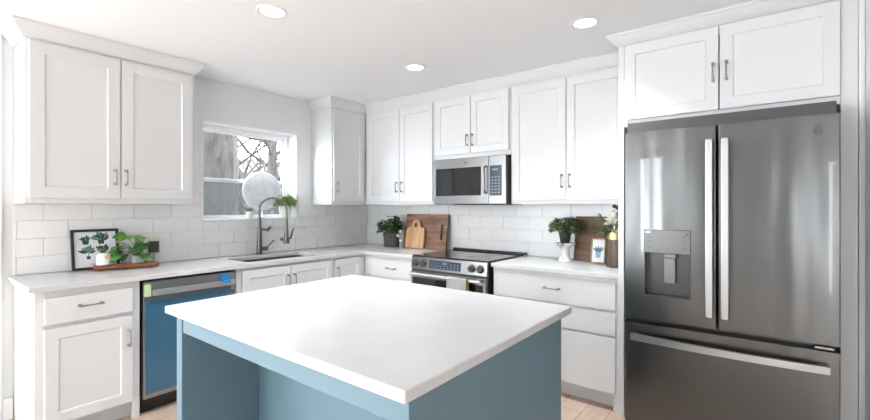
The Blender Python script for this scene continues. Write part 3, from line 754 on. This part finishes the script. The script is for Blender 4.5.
for i in range(3):
    for u in (3.275, 3.45): dm.box(u, u+0.018, FW1+0.0031, FW1+0.0034, 1.125+i*0.03, 1.130+i*0.03)
for u in (3.33, 3.37, 3.405): dm.box(u, u+0.012, FW1+0.0031, FW1+0.0034, 1.112, 1.116)
dm.box(3.462, 3.478, FW1+0.0031, FW1+0.0034, 1.197, 1.210)
dm.build('button_marks', M_dark, ld)
MB(WY).box(3.262, 3.288, FW1+0.0031, FW1+0.0034, 1.208, 1.217).build('badge', M_paper, ld)['label'] = 'small white badge on the dispenser panel'
for dr_, u in ((ld, 3.574), (rd, 3.643)):
    h = MB(WY); hw = FW1+0.05
    h.box(u-0.017, u+0.017, hw-0.022, hw, 0.775, 1.712, 0.006, 2)
    for z in (0.80, 1.685): h.box(u-0.012, u+0.012, FW1+0.0005, hw-0.021, z-0.02, z+0.02, 0.003)
    h.build('handle', M_fridge_handle, dr_)
h = MB(WY); vs = []; fs = []; n = 17
for i in range(n):
    t = i/(n-1); u = 3.19 + t*0.852; w_ = FW1 + 0.030 + 0.022*math.sin(math.pi*t)
    for dw, dz in ((0, 0), (0.016, 0.003), (0.016, 0.037), (0, 0.040)): vs.append((u, w_+dw, 0.586+dz))
for i in range(n-1):
    for q in range(4): fs.append((i*4+q, i*4+(q+1) % 4, i*4+4+(q+1) % 4, i*4+4+q))
fs += [(0, 1, 2, 3), tuple((n-1)*4+q for q in range(4))]
h.raw(vs, fs)
for u in (3.21, 4.02): h.box(u-0.015, u+0.015, FW1+0.0005, FW1+0.034, 0.592, 0.620, 0.003)
h.build('handle', M_fridge_handle, fz)
emblem(WY, 4.003, FW1+0.0005, 1.715, 0.0155, rd, M_case)
MB(WY).box(3.99, 4.06, 0.83, 0.886, 0.690, 0.704, 0.003).build('hinge', M_nickel, r)

# ================================================================== ISLAND
IX0, IX1, IY0, IY1 = 1.677, 3.123, -2.800, -1.685
r = thing('kitchen_island', (2.40, -2.24, 0), 'slate blue kitchen island with an open knee space', 'island')
IB0, IB1, IC0, IC1 = 1.718, 3.106, -2.766, -1.765
IT = 0.8785
MB().box(IB0, IB0+0.055, IC0, -2.405, 0, IT, 0.002).build('left_panel', M_blue, r)
MB().box(IB1-0.06, IB1, IC0, IC1, 0, IT, 0.002).build('right_panel', M_blue, r)
MB().box(IB0+0.056, IB1-0.061, IC0+0.004, IC0+0.03, 0.80, IT, 0.002).build('apron_rail', M_blue, r)
MB().box(IB0, IB1-0.061, -2.404, IC1, 0.09, IT, 0.002).build('cabinet_body', M_blue, r)
MB().box(IB0+0.04, IB1-0.062, -2.402, IC1-0.07, 0, 0.089).build('plinth', M_blue, r)
for i in range(3):
    u0 = IB0 + 0.01 + i*0.44
    MB().box(u0, u0+0.434, IC1+0.001, IC1+0.02, 0.11, 0.86, 0.003).build('door', M_blue, r)
mb = MB(); slab(mb, [IX0, IX1], [IY0, IY1], lambda x, y: True, 0.8795, 0.9135, 0.006, 3)
tag(mb.build('island_countertop', M_quartz), 'white quartz worktop of the blue island', 'countertop')

# ================================================================== CEILING LIGHTS
LG = 'recessed ceiling lights'
for x, y, lab in ((1.61, -2.232, 'round recessed ceiling light nearest the window wall cabinet'), (1.621, -1.004, 'small round recessed ceiling light toward the far corner'), (2.955, -1.0, 'round recessed ceiling light in front of the refrigerator cabinet')):
    r = thing('ceiling_light', (x, y, H), lab, 'ceiling light', LG)
    MB().lathe([(0.062, H-0.0005), (0.084, H-0.0005), (0.086, H-0.004), (0.080, H-0.008), (0.064, H-0.006)], x, y, 36, closed=True).build('trim_ring', M_trim, r)
    MB().lathe([(0.001, H-0.001), (0.063, H-0.001), (0.063, H-0.005), (0.001, H-0.005)], x, y, 36).build('diffuser', M_lamp, r)
    l = bpy.data.lights.new('recessed_lamp', 'AREA'); l.shape = 'DISK'; l.size = 0.12; l.energy = LAMP_W; l.spread = R(100); l.color = (0.93, 0.965, 1.0)
    o = bpy.data.objects.new('recessed_lamp', l); COL.objects.link(o); o.location = (x, y, H-0.012)

# ================================================================== COUNTER OBJECTS
def lean(mb_fn, x, y, z, ang, yaw=0):
    """matrix for an upright object leaning back on the wall: local x = along wall, y = out of wall, z up"""
def wallmat(m, u, w0, z, ang):
    """local (u, w, z) with w = out of wall; rotate so the top touches the wall"""
    return m @ Matrix.Translation((u, w0, z)) @ Matrix.Rotation(ang, 4, 'X')

CT = C1 + 0.0005
# botanical print
fr_m = wallmat(WX, -2.655, 0.070, CT+0.001, R(10.5))
r = thing('framed_print', (0.05, -2.655, CT), 'black framed botanical print leaning on the tiles', 'picture')
W2, H2 = 0.137, 0.283
mb = MB(fr_m); q = 0.017
mb.box(-W2, -W2+q, 0, 0.016, 0, H2, 0.001); mb.box(W2-q, W2, 0, 0.016, 0, H2, 0.001)
mb.box(-W2+q, W2-q, 0, 0.016, 0, q, 0.001); mb.box(-W2+q, W2-q, 0, 0.016, H2-q, H2, 0.001)
mb.build('frame', M_black, r)
MB(fr_m).box(-W2+q, W2-q, 0.002, 0.006, q, H2-q).build('print', M_paper, r)
def flat_leaf(mb, x, z, ang, L, W, w_=0.0066):
    ca, sa = math.cos(ang), math.sin(ang); pr = [(0, 0), (0.25, 0.8), (0.5, 1), (0.8, 0.6), (1, 0), (0.8, -0.6), (0.5, -1), (0.25, -0.8)]
    mb.raw([(x+ca*L*t-sa*W*0.5*s_, w_, z+sa*L*t+ca*W*0.5*s_) for t, s_ in pr], [tuple(range(8))])
for k, (x, z, sc_, n) in enumerate(((-0.055, 0.205, 0.036, 6), (0.033, 0.205, 0.062, 9), (-0.043, 0.115, 0.055, 6), (0.042, 0.125, 0.05, 7))):
    art = MB(fr_m); art2 = MB(fr_m)
    for i in range(n):
        a_ = math.pi*(0.08+0.84*i/(n-1))
        flat_leaf(art if (i+k) % 3 else art2, x+0.002*math.cos(a_), z+0.004, a_, sc_*(0.75+0.3*((i*7) % 3)/2), sc_*0.42, 0.0066+0.00003*i)
    if k == 2:
        for i in range(3): flat_leaf(art2, x, z+0.004, math.pi*(0.4+0.12*i), 0.05, 0.016, 0.007)
    art.raw([(x-0.016, 0.0066, z-0.028), (x+0.016, 0.0066, z-0.028), (x+0.02, 0.0066, z+0.003), (x-0.02, 0.0066, z+0.003)] if k != 2 else [(x-0.01, 0.0066, z-0.042), (x+0.012, 0.0066, z-0.042), (x+0.012, 0.0066, z-0.02), (x-0.01, 0.0066, z-0.02)], [(0, 1, 2, 3)])
    if k == 2: art2.box(x-0.002, x+0.003, 0.0066, 0.0068, z-0.022, z+0.008)
    ad = art.build('plant_drawing', M_ink_green, r, smooth=False); art2.build('leaf_highlight', M_ink_mid, ad, smooth=False)
art = MB(fr_m)
for i in range(8): art.raw([(-0.035+i*0.008, 0.0066, 0.035+0.002*(i % 2)), (-0.03+i*0.008, 0.0066, 0.035), (-0.03+i*0.008, 0.0066, 0.039+0.002*(i % 3)), (-0.034+i*0.008, 0.0066, 0.041)], [(0, 1, 2, 3)])
art.build('caption', M_ink_grey, r, smooth=False)

# tray
tz = CT
TA = Vector((0.165, -2.69)); TB = Vector((0.266, -2.325)); tdir = (TB-TA); tl = tdir.length; tang = math.atan2(tdir.y, tdir.x)
tm = Matrix.Translation((0.187, -2.508, tz)) @ Matrix.Rotation(tang, 4, 'Z')
mb = MB(tm)
TH = 0.052
mb.box(-tl/2, tl/2, -TH, TH, 0.008, 0.036, 0.006, 3)
for u in (-tl/2+0.05, tl/2-0.05): mb.box(u-0.012, u+0.012, -TH+0.008, TH-0.008, 0, 0.009)
tag(mb.build('serving_board', M_tray), 'long thick red-brown wooden serving board in front of the botanical print', 'board')
TZ = tz + 0.0365
def ontray(x, y): return tm @ Vector((x, y, 0))
# white vase with tag
p = ontray(-0.128, 0.01)
r = thing('vase', (p.x, p.y, TZ), 'small white tapered vase with a round wooden tag', 'vase')
MB().lathe([(0.001, TZ), (0.046, TZ), (0.049, TZ+0.004), (0.048, TZ+0.04), (0.042, TZ+0.076), (0.036, TZ+0.08), (0.034, TZ+0.076), (0.001, TZ+0.07)], p.x, p.y, 32).build('body', M_ceramic, r)
d_ = Vector((CAM_LOC[0]-p.x, CAM_LOC[1]-p.y, 0)).normalized(); sd = Vector((-d_.y, d_.x, 0))
c = Vector((p.x, p.y, TZ+0.056)) + d_*0.0495 + sd*0.018
o = MB().tube([c, c+d_*0.004], 0.016, 18).build('wooden_tag', M_tag, r)
MB().tube([c+Vector((0, 0, 0.012)), c+Vector((0, 0, 0.03))-d_*0.012, Vector((p.x, p.y, TZ+0.0845))+d_*0.034+sd*0.01, Vector((p.x, p.y, TZ+0.115))], 0.0012, 6).build('cord', M_tag, o)
# pothos in smoky pot
p = ontray(0.07, 0.0)
r = thing('potted_pothos', (p.x, p.y, TZ), 'trailing green pothos in a smoky glass pot on the tray', 'plant')
MB().lathe([(0.001, TZ), (0.043, TZ), (0.048, TZ+0.006), (0.050, TZ+0.056), (0.046, TZ+0.056), (0.043, TZ+0.044), (0.001, TZ+0.044)], p.x, p.y, 32).build('pot', M_glasspot, r)
lf = MB(); st = MB()
rnd = random.Random(3)
top = Vector((p.x, p.y, TZ+0.046))
for i in range(34):
    a_ = rnd.uniform(0, 2*math.pi); el = rnd.uniform(-0.25, 1.2); L = rnd.uniform(0.05, 0.095)
    tip = top + Vector((math.cos(a_)*math.cos(el), math.sin(a_)*math.cos(el)*1.25, math.sin(el)*1.0))*rnd.uniform(0.05, 0.13) + Vector((0, 0, 0.035))
    tip.x = max(tip.x, 0.11); tip.y = min(max(tip.y, p.y-0.11), p.y+0.03)
    st.tube([top, (top+tip)/2 + Vector((0, 0, 0.02)), tip], [0.0022, 0.0018, 0.0014], 5)
    dd_ = Vector((math.cos(a_), math.sin(a_), rnd.uniform(-0.5, 0.35)))
    if tip.x < 0.16: dd_.x = abs(dd_.x)
    if tip.y > p.y-0.01: dd_.y = -abs(dd_.y)
    lf.leaf(tip, dd_, L, L*0.85, droop=0.2, up=Vector((0.5, -0.4, 0.75)))
for k, (q_, z) in enumerate(((Vector((-0.03, -0.12, 0)), 0.125), (Vector((-0.04, -0.11, 0)), 0.10), (Vector((0.05, -0.02, 0)), 0.04), (Vector((0.04, 0.03, 0)), 0.05))):
    tip = Vector((p.x, p.y, TZ+z)) + q_
    st.tube([top, (top+tip)/2+Vector((0, 0, 0.04)), tip], [0.0022, 0.002, 0.0015], 5)
    lf.leaf(tip, (0.3, -0.5 if k < 2 else 0.4, -0.2), 0.06, 0.045, droop=0.3)
st.build('stems', M_stem, r); lf.build('foliage', M_leaf, r, recalc=False)
# dark jar on pedestal
jx, jy = 0.088, -2.305
r = thing('pedestal_stand', (jx, jy, CT), 'small grey metal pedestal behind the tray end', 'stand')
MB().lathe([(0.001, CT), (0.042, CT), (0.042, CT+0.004), (0.012, CT+0.012), (0.007, CT+0.03), (0.007, CT+0.07), (0.012, CT+0.085), (0.046, CT+0.09), (0.046, CT+0.094), (0.001, CT+0.094)], jx, jy, 28).build('pedestal', M_nickel, r)
jz = CT+0.0945
r = thing('candle_jar', (jx, jy, jz), 'black jar with a pale lid on the metal pedestal', 'jar')
MB().lathe([(0.001, jz), (0.034, jz), (0.036, jz+0.003), (0.036, jz+0.085), (0.001, jz+0.085)], jx, jy, 28).build('jar', M_pot_black, r)
MB().lathe([(0.001, jz+0.0855), (0.037, jz+0.0855), (0.037, jz+0.105), (0.034, jz+0.109), (0.001, jz+0.109)], jx, jy, 28).build('lid', mat('pale_sage_lid', (0.55, 0.6, 0.42), 0.5), r)

# window sill things
SZ = WZ0+0.0205
sx, sy = -0.098, -1.305
r = thing('decorative_disc', (sx, sy, SZ), 'large round white shell disc on the window sill', 'ornament')
ang = math.atan2(CAM_LOC[1]-sy, CAM_LOC[0]-sx); rad = 0.19
# the disc stands parallel to the wall turned slightly to the room
dm_ = Matrix.Translation((sx, sy, SZ+0.074+rad)) @ Matrix.Rotation(R(-7), 4, 'Z') @ Matrix.Rotation(R(90), 4, 'Y')
prof = [(0.001, -0.012), (rad-0.01, -0.012), (rad, -0.006), (rad, 0.006), (rad-0.01, 0.012)]
for i in range(7):
    rr = (rad-0.012)*(1-i/7.2); prof += [(rr, 0.012), (rr-0.006, 0.0145), (rr-0.012, 0.012)]
prof.append((0.001, 0.012))
MB(dm_).lathe(prof, 0, 0, 48).build('disc', M_disc, r)
MB().lathe([(0.001, SZ), (0.04, SZ), (0.042, SZ+0.008), (0.012, SZ+0.02), (0.008, SZ+0.08), (0.001, SZ+0.08)], sx, sy, 24).build('stand', M_ceramic, r)

def potplant(name, label, x, y, z, prof, matpot, leaves, spread, hgt, L, Wd, matleaf, seed, ribs=0, soil=True, xmin=None, droop=0.25, ymax=None, cat='plant'):
    r = thing(name, (x, y, z), label, cat)
    MB().lathe(prof, x, y, 40 if not ribs else ribs*4, ribs=ribs, ramp=0.02 if ribs else 0).build('pot', matpot, r)
    rn = random.Random(seed); lf = MB(); st = MB()
    zt = max(q[1] for q in prof) - 0.012
    rt = max(q[0] for q in prof)*0.55
    for i in range(leaves):
        a_ = rn.uniform(0, 2*math.pi); rr = spread*math.sqrt(rn.random()); hh_ = hgt*(0.15+0.85*rn.random())*(1-0.45*(rr/spread)**2)
        tip = Vector((x+rr*math.cos(a_), y+rr*math.sin(a_), zt+hh_))
        if xmin is not None: tip.x = max(tip.x, xmin)
        if ymax is not None: tip.y = min(tip.y, ymax)
        b0 = Vector((x+rt*0.5*math.cos(a_), y+rt*0.5*math.sin(a_), zt-0.02))
        if i % 3 == 0: st.tube([b0, (b0+tip)/2+Vector((0, 0, 0.01)), tip], [0.002, 0.0016, 0.001], 5)
        for k in range(2):
            b_ = rn.uniform(-0.9, 0.9)+a_
            dd_ = Vector((math.cos(b_), math.sin(b_), rn.uniform(-0.25, 0.9)))
            if xmin is not None and tip.x < xmin+L: dd_.x = abs(dd_.x)
            if ymax is not None and tip.y > ymax-L: dd_.y = -abs(dd_.y)
            s_ = rn.uniform(0.7, 1.15)
            lf.leaf(tip, dd_, L*s_, Wd*s_, droop=droop)
    st.build('stems', M_stem, r); lf.build('foliage', matleaf, r, recalc=False)
    rs = max(q[0] for q in prof)*0.8
    MB().lathe([(0.001, zt-0.012), (rs, zt-0.012), (rs, zt-0.004), (0.001, zt-0.001)], x, y, 24).build('soil', M_soil, r)
    return r
def potprof(r0, r1, h, z):
    return [(0.001, z), (r0-0.003, z), (r0, z+0.003), (r1, z+h), (r1-0.006, z+h), (r1-0.008, z+h-0.03), (0.001, z+h-0.03)]
potplant('potted_plant', 'tiny green plant in a white pot on the sill left of the faucet', -0.028, -1.468, SZ, potprof(0.028, 0.035, 0.065, SZ), M_ceramic, 40, 0.045, 0.05, 0.022, 0.012, M_leafy, 11, xmin=-0.055)
potplant('potted_plant', 'bushy light green plant in a white pot at the right end of the sill', -0.045, -1.082, SZ, potprof(0.055, 0.066, 0.115, SZ), M_ceramic, 230, 0.105, 0.125, 0.045, 0.03, M_leafl, 12, xmin=-0.09, ymax=-0.995)

# corner plant by the cutting boards
px, py = 0.543, -0.135
potplant('potted_plant', 'dark leafy plant in a ribbed charcoal pot left of the cutting boards', px, py, CT, potprof(0.084, 0.098, 0.155, CT), M_pot_grey, 105, 0.125, 0.20, 0.08, 0.05, M_leafd, 5, ribs=26, ymax=-0.06)
# bead strand
r = thing('bead_garland', (0.72, -0.165, CT), 'small grey jar with white bead garland beside the charcoal pot', 'ornament')
MB().box(0.690, 0.738, -0.180, -0.150, CT, CT+0.185, 0.004, 2).build('jar', mat('pale_grey_glass', (0.30, 0.32, 0.33), 0.25), r)
bd = MB()
cord = [Vector((0.728, -0.199, 1.092)), Vector((0.690, -0.201, 1.045)), Vector((0.728, -0.199, 0.988))]
MB().tube([Vector((0.72, -0.182, CT+0.18))]+cord, 0.002, 6).build('cord', M_tag, r)
for c in cord: MB().ball(c, 0.0165).build('bead', M_ceramic, r)

# cutting boards
b_m = wallmat(WY, 0.975, 0.090, CT+0.002, R(9.5))
r = thing('cutting_board', (0.975, -0.05, CT), 'large rectangular walnut cutting board leaning on the tiles', 'cutting board')
mb = MB(b_m)
BWd, BH = 0.283, 0.362
xs = [-BWd, 0.205, 0.232, BWd]; zs = [0, 0.10, 0.255, BH]
bm2 = MB(); slab(bm2, xs, zs, lambda x, y: not (0.205 < x < 0.232 and 0.10 < y < 0.255), 0, 0.022, 0.003, 2)
vs = [tuple(v.co) for v in bm2.bm.verts]; bm2.bm.verts.index_update(); fs = [tuple(v.index for v in f.verts) for f in bm2.bm.faces]
mb.raw([(x, z, y) for x, y, z in vs], fs); mb.build('board', M_walnut, r)
MB(b_m).box(0.2055, 0.2315, 0.0045, 0.006, 0.1005, 0.2545).build('handle_slot', M_black, r)['label'] = 'dark handle slot'
s_m = wallmat(WY, 0.868, 0.130, CT+0.002, R(9.5))
r = thing('cutting_board', (0.853, -0.11, CT), 'small honey bamboo cutting board with arched handle in front of the walnut board', 'cutting board')
out = [(-0.124, 0.006), (-0.118, 0), (0.118, 0), (0.124, 0.006), (0.124, 0.19)]
for i in range(1, 6): a_ = math.pi/2*i/5; out.append((0.124-0.03+0.03*math.cos(a_), 0.19+0.03*math.sin(a_)))
for i in range(0, 6): a_ = -math.pi/2 - math.pi/2*i/5; out.append((0.094-0.0+0.026*math.cos(a_)-0.008, 0.246+0.026*math.sin(a_)))
for i in range(1, 12): a_ = math.pi*i/12; out.append((0.060*math.cos(a_), 0.246+0.056*math.sin(a_)))
for i in range(5, -1, -1): a_ = -math.pi/2 - math.pi/2*i/5; out.append((-(0.094+0.026*math.cos(a_)-0.008), 0.246+0.026*math.sin(a_)))
for i in range(5, 0, -1): a_ = math.pi/2*i/5; out.append((-(0.094+0.03*math.cos(a_)), 0.19+0.03*math.sin(a_)))
out.append((-0.124, 0.19))
# teardrop hole as an inset dark through-hole outline
hole = []
for i in range(16):
    a_ = 2*math.pi*i/16; hole.append((0.020*math.cos(a_), 0.242+(0.020 if math.sin(a_) < 0 else 0.030)*math.sin(a_)))
bmx = bmesh.new()
ov = [bmx.verts.new((x, 0, z)) for x, z in out]; hv = [bmx.verts.new((x, 0, z)) for x, z in hole]
oe = [bmx.edges.new((ov[i], ov[(i+1) % len(ov)])) for i in range(len(ov))]; he = [bmx.edges.new((hv[i], hv[(i+1) % 16])) for i in range(16)]
bmesh.ops.triangle_fill(bmx, use_beauty=True, use_dissolve=False, edges=oe+he)
ext = bmesh.ops.extrude_face_region(bmx, geom=bmx.faces[:])
bmesh.ops.translate(bmx, verts=[g for g in ext['geom'] if isinstance(g, bmesh.types.BMVert)], vec=(0, 0.018, 0))
bmx.verts.index_update()
mb = MB(s_m).raw([tuple(v.co) for v in bmx.verts], [tuple(v.index for v in f.verts) for f in bmx.faces]); bmx.free()
mb.build('board', M_maple, r)

# right counter
gx, gy = 2.528, -0.20
r = thing('cake_stand', (gx, gy, CT), 'white marble pedestal stand holding the black potted plant', 'stand')
MB().lathe([(0.001, CT), (0.052, CT), (0.054, CT+0.006), (0.05, CT+0.012), (0.036, CT+0.04), (0.034, CT+0.10), (0.05, CT+0.125), (0.075, CT+0.135), (0.084, CT+0.138), (0.085, CT+0.15), (0.001, CT+0.15)], gx, gy, 40).build('pedestal', M_marble, r)
pz = CT+0.1505
potplant('potted_plant', 'bushy green plant in a black pot on the marble pedestal', gx, gy, pz, potprof(0.036, 0.05, 0.082, pz), M_pot_black, 260, 0.115, 0.135, 0.045, 0.027, M_leafy, 21, ymax=-0.08)
r = thing('cutting_board', (2.69, -0.05, CT), 'dark walnut board leaning on the tiles behind the small framed print', 'cutting board')
b_m = wallmat(WY, 2.685, 0.085, CT+0.002, R(9))
mb = MB(b_m)
for i in range(4): mb.box(-0.122, 0.122, 0, 0.02, 0.0905*i+0.0002, 0.0905*(i+1), 0.0015)
mb.build('board', M_walnut_dark, r)
f_m = wallmat(WY, 2.782, 0.185, CT+0.002, R(12)) @ Matrix.Rotation(0, 4, 'Z')
r = thing('framed_print', (2.768, -0.165, CT), 'small wood framed cactus print in front of the dark walnut board', 'picture')
mb = MB(f_m); w_, h_, q = 0.055, 0.196, 0.009
mb.box(-w_, -w_+q, 0, 0.016, 0, h_, 0.001); mb.box(w_-q, w_, 0, 0.016, 0, h_, 0.001); mb.box(-w_+q, w_-q, 0, 0.016, 0, q, 0.001); mb.box(-w_+q, w_-q, 0, 0.016, h_-q, h_, 0.001)
mb.build('frame', M_oakframe, r)
MB(f_m).box(-w_+q, w_-q, 0.002, 0.006, q, h_-q).build('print', M_paper, r)
art = MB(f_m)
for i, a_ in enumerate((0.5, 0.35, 0.65, 0.22, 0.78, 0.5)): flat_leaf(art, 0, 0.085, math.pi*a_, 0.055-0.006*(i == 5), 0.016, 0.0066+0.00003*i)
art.build('cactus_drawing', M_ink_blue, r, smooth=False)
art = MB(f_m); art.raw([(-0.017, 0.0069, 0.045), (0.017, 0.0069, 0.045), (0.022, 0.0069, 0.09), (-0.022, 0.0069, 0.09)], [(0, 1, 2, 3)]); art.build('pot_drawing', M_ink_pot, r, smooth=False)

vx, vy = 2.935, -0.30
r = thing('wooden_vase', (vx, vy, CT), 'dark wooden vase with a brass rim beside the refrigerator panel', 'vase')
MB().lathe([(0.001, CT), (0.050, CT), (0.053, CT+0.004), (0.053, CT+0.205), (0.048, CT+0.205), (0.046, CT+0.12), (0.001, CT+0.12)], vx, vy, 36).build('body', M_mango, r)
MB().lathe([(0.0482, CT+0.206), (0.0535, CT+0.206), (0.0535, CT+0.255), (0.0482, CT+0.255)], vx, vy, 36, closed=True).build('rim', M_gold, r)
r = thing('flower_stems', (vx, vy, CT+0.122), 'cream flower with greenery standing in the wooden vase', 'flowers')
st = MB(); lf = MB(); rn = random.Random(9)
top = Vector((vx, vy, CT+0.245))
for i in range(16):
    a_ = rn.uniform(1.9, 5.4); el = rn.uniform(0.05, 1.3)
    v_ = Vector((math.cos(a_)*math.cos(el), math.sin(a_)*math.cos(el)*0.8, math.sin(el)))
    ln = rn.uniform(0.09, 0.19); tip = top + v_*ln
    tip.x = min(tip.x, 3.0); tip.y = min(tip.y, -0.1)
    st.tube([(vx+rn.uniform(-.02, .02), vy+rn.uniform(-.02, .02), CT+0.14), top+Vector((rn.uniform(-.02, .02), rn.uniform(-.02, .02), 0)), tip], 0.0018, 5)
    for k in range(6):
        b_ = top + (tip-top)*(0.35+0.65*k/5)
        d2_ = v_ + Vector((rn.uniform(-.8, .5), rn.uniform(-.8, .5), rn.uniform(-.3, .6)))
        if b_.x > 2.97: d2_.x = -abs(d2_.x)
        lf.leaf(b_, d2_, 0.05, 0.022)
st.build('stems', M_stem, r); lf.build('foliage', M_leafy, r, recalc=False)
fl = MB(); c0 = Vector((vx+0.0, vy-0.05, CT+0.315))
for ringi, (n, L, el) in enumerate(((7, 0.062, -0.3), (7, 0.064, 0.25), (7, 0.064, 0.75), (5, 0.06, 1.2))):
    for i in range(n):
        a_ = 2*math.pi*(i+0.5*ringi)/n
        fl.leaf(c0+Vector((0, 0, 0.006*ringi)), (math.cos(a_)*math.cos(el), math.sin(a_)*math.cos(el), math.sin(el)), L, L*0.95, droop=-0.3, fold=0.35)
fl.build('blossom', M_flower, r, recalc=False)
fl = MB(); fl.ball((2.965, vy, CT+0.435), 0.02).ball((2.94, vy-0.02, CT+0.445), 0.014).ball((2.985, vy-0.01, CT+0.42), 0.015)
fl.tube([(vx, vy, CT+0.20), (2.95, vy, CT+0.34), (2.965, vy, CT+0.43)], 0.002, 5)
fl.build('seed_pods', M_pot_black, r)

# ================================================================== OUTSIDE THE WINDOW
tag(struct(MB().box(-30, -0.3, -12, 30, -0.6, -0.45).build('ground', M_ground, smooth=False), 'leaf covered yard outside the window'))
rn = random.Random(4)
r = thing('tree', (-3.0, -0.55, -0.45), 'thick grey-barked tree trunk close outside the window', 'tree')
mb = MB(); n = 26; vs = []; fs = []
for k in range(26):
    z = -0.45 + k*0.2
    for i in range(n):
        a_ = 2*math.pi*i/n
        rr = 0.43*(1 + 0.25*math.exp(-(z+0.45)*2) ) * (1 + 0.035*math.sin(5*a_+0.3*z) + 0.03*math.sin(11*a_+1.3*z) + 0.015*math.sin(3*z+a_*2))
        vs.append((-3.0+rr*math.cos(a_), -0.52+rr*math.sin(a_)*0.98, z))
for k in range(25):
    for i in range(n): fs.append((k*n+i, k*n+(i+1) % n, (k+1)*n+(i+1) % n, (k+1)*n+i))
mb.raw(vs, fs); mb.build('trunk', M_bark, r)
def bare_tree(x, y, h, r0, seed, label, lean=(0, 0)):
    rn = random.Random(seed)
    r = thing('tree', (x, y, -0.45), label, 'tree', 'bare trees in the yard')
    tk = MB(); br = MB()
    pts = [Vector((x+lean[0]*t, y+lean[1]*t, -0.45+h*t)) + Vector((rn.uniform(-.08, .08), rn.uniform(-.08, .08), 0)) for t in [i/6 for i in range(7)]]
    tk.tube(pts, [r0*(1-0.7*i/6) for i in range(7)], 10); tk.build('trunk', M_bark2, r)
    def grow(p, d, L, rad, depth):
        q1 = p + d*L*0.5 + Vector((rn.uniform(-1, 1), rn.uniform(-1, 1), rn.uniform(-.5, 1)))*L*0.08
        q2 = p + d*L + Vector((rn.uniform(-1, 1), rn.uniform(-1, 1), rn.uniform(-.5, 1)))*L*0.12
        br.tube([p, q1, q2], [rad, rad*0.8, rad*0.55], 5 if depth > 1 else 7)
        if depth < 3:
            for k in range(3 if depth < 2 else 2):
                nd = (d + Vector((rn.uniform(-1, 1), rn.uniform(-1, 1), rn.uniform(-0.6, 0.8)))*0.85).normalized()
                grow(q1 if k % 2 else q2, nd, L*rn.uniform(0.5, 0.75), rad*0.55, depth+1)
    for i in range(11):
        t = 0.28 + 0.7*i/11; p = pts[0].lerp(pts[-1], t) if 0 else pts[min(6, int(t*6))].lerp(pts[min(6, int(t*6)+1)], t*6-int(t*6))
        a_ = rn.uniform(0, 2*math.pi)
        grow(p, Vector((math.cos(a_)*0.8, math.sin(a_)*0.8, rn.uniform(0.1, 0.9))).normalized(), h*rn.uniform(0.22, 0.36), r0*0.42*(1-0.6*t), 0)
    br.build('branches', M_bark2, r)
bare_tree(-5.6, 1.75, 5.6, 0.10, 31, 'slim bare brown tree just right of the thick trunk', (0.3, 0.5))
bare_tree(-7.0, 3.25, 6.0, 0.17, 32, 'bare brown tree at the right side of the window view', (-0.3, -0.2))
bare_tree(-6.4, 2.5, 5.2, 0.08, 35, 'thin bare sapling between the two bare trees', (-0.4, 0.2))
bare_tree(-9.5, 3.6, 7.5, 0.13, 33, 'far bare tree in the middle of the window view', (0.5, -1.2))
# leaning boughs
# neighbour house
hx = -13.0
r = thing('house', (hx, 6.5, -0.45), 'neighbour house with pale grey siding beyond the bare trees', 'house')
mb = MB()
for i in range(16): mb.prism([(hx, -0.45+0.19*i), (hx+0.035, -0.45+0.19*i), (hx+0.008, -0.45+0.19*(i+1)), (hx, -0.45+0.19*(i+1))], 3.0, 11.0, Matrix(((1, 0, 0, 0), (0, 0, 1, 0), (0, 1, 0, 0), (0, 0, 0, 1))))
mb.box(hx-4, hx-0.001, 3.0, 11.0, -0.45, 2.59); mb.build('siding_wall', M_siding, r)
mb = MB(); mb.prism([(hx+0.35, 2.55), (hx+0.35, 2.68), (hx-2, 3.55), (hx-4.3, 2.68), (hx-4.3, 2.55)], 2.7, 11.3, Matrix(((1, 0, 0, 0), (0, 0, 1, 0), (0, 1, 0, 0), (0, 0, 0, 1)))); mb.build('roof', M_roof, r)
for y in (4.4, 7.6): 
    f = MB().box(hx+0.04, hx+0.09, y, y+1.0, 0.9, 2.2, 0.01).build('window', M_siding, r)
    MB().box(hx+0.092, hx+0.1, y+0.08, y+0.92, 0.98, 2.12).build('pane', M_housewin, f)
r = thing('garden_wall', (-6.5, 4.2, -0.45), 'low brown brick wall in the yard', 'wall')
MB().box(-6.65, -6.4, 2.7, 7.0, -0.45, 0.9).build('brickwork', M_brickred, r)
MB().box(-6.7, -6.35, 2.65, 7.05, 0.902, 0.98, 0.01).build('capping', M_siding, r)

for o in bpy.data.objects:
    if '_o' in o: del o['_o']
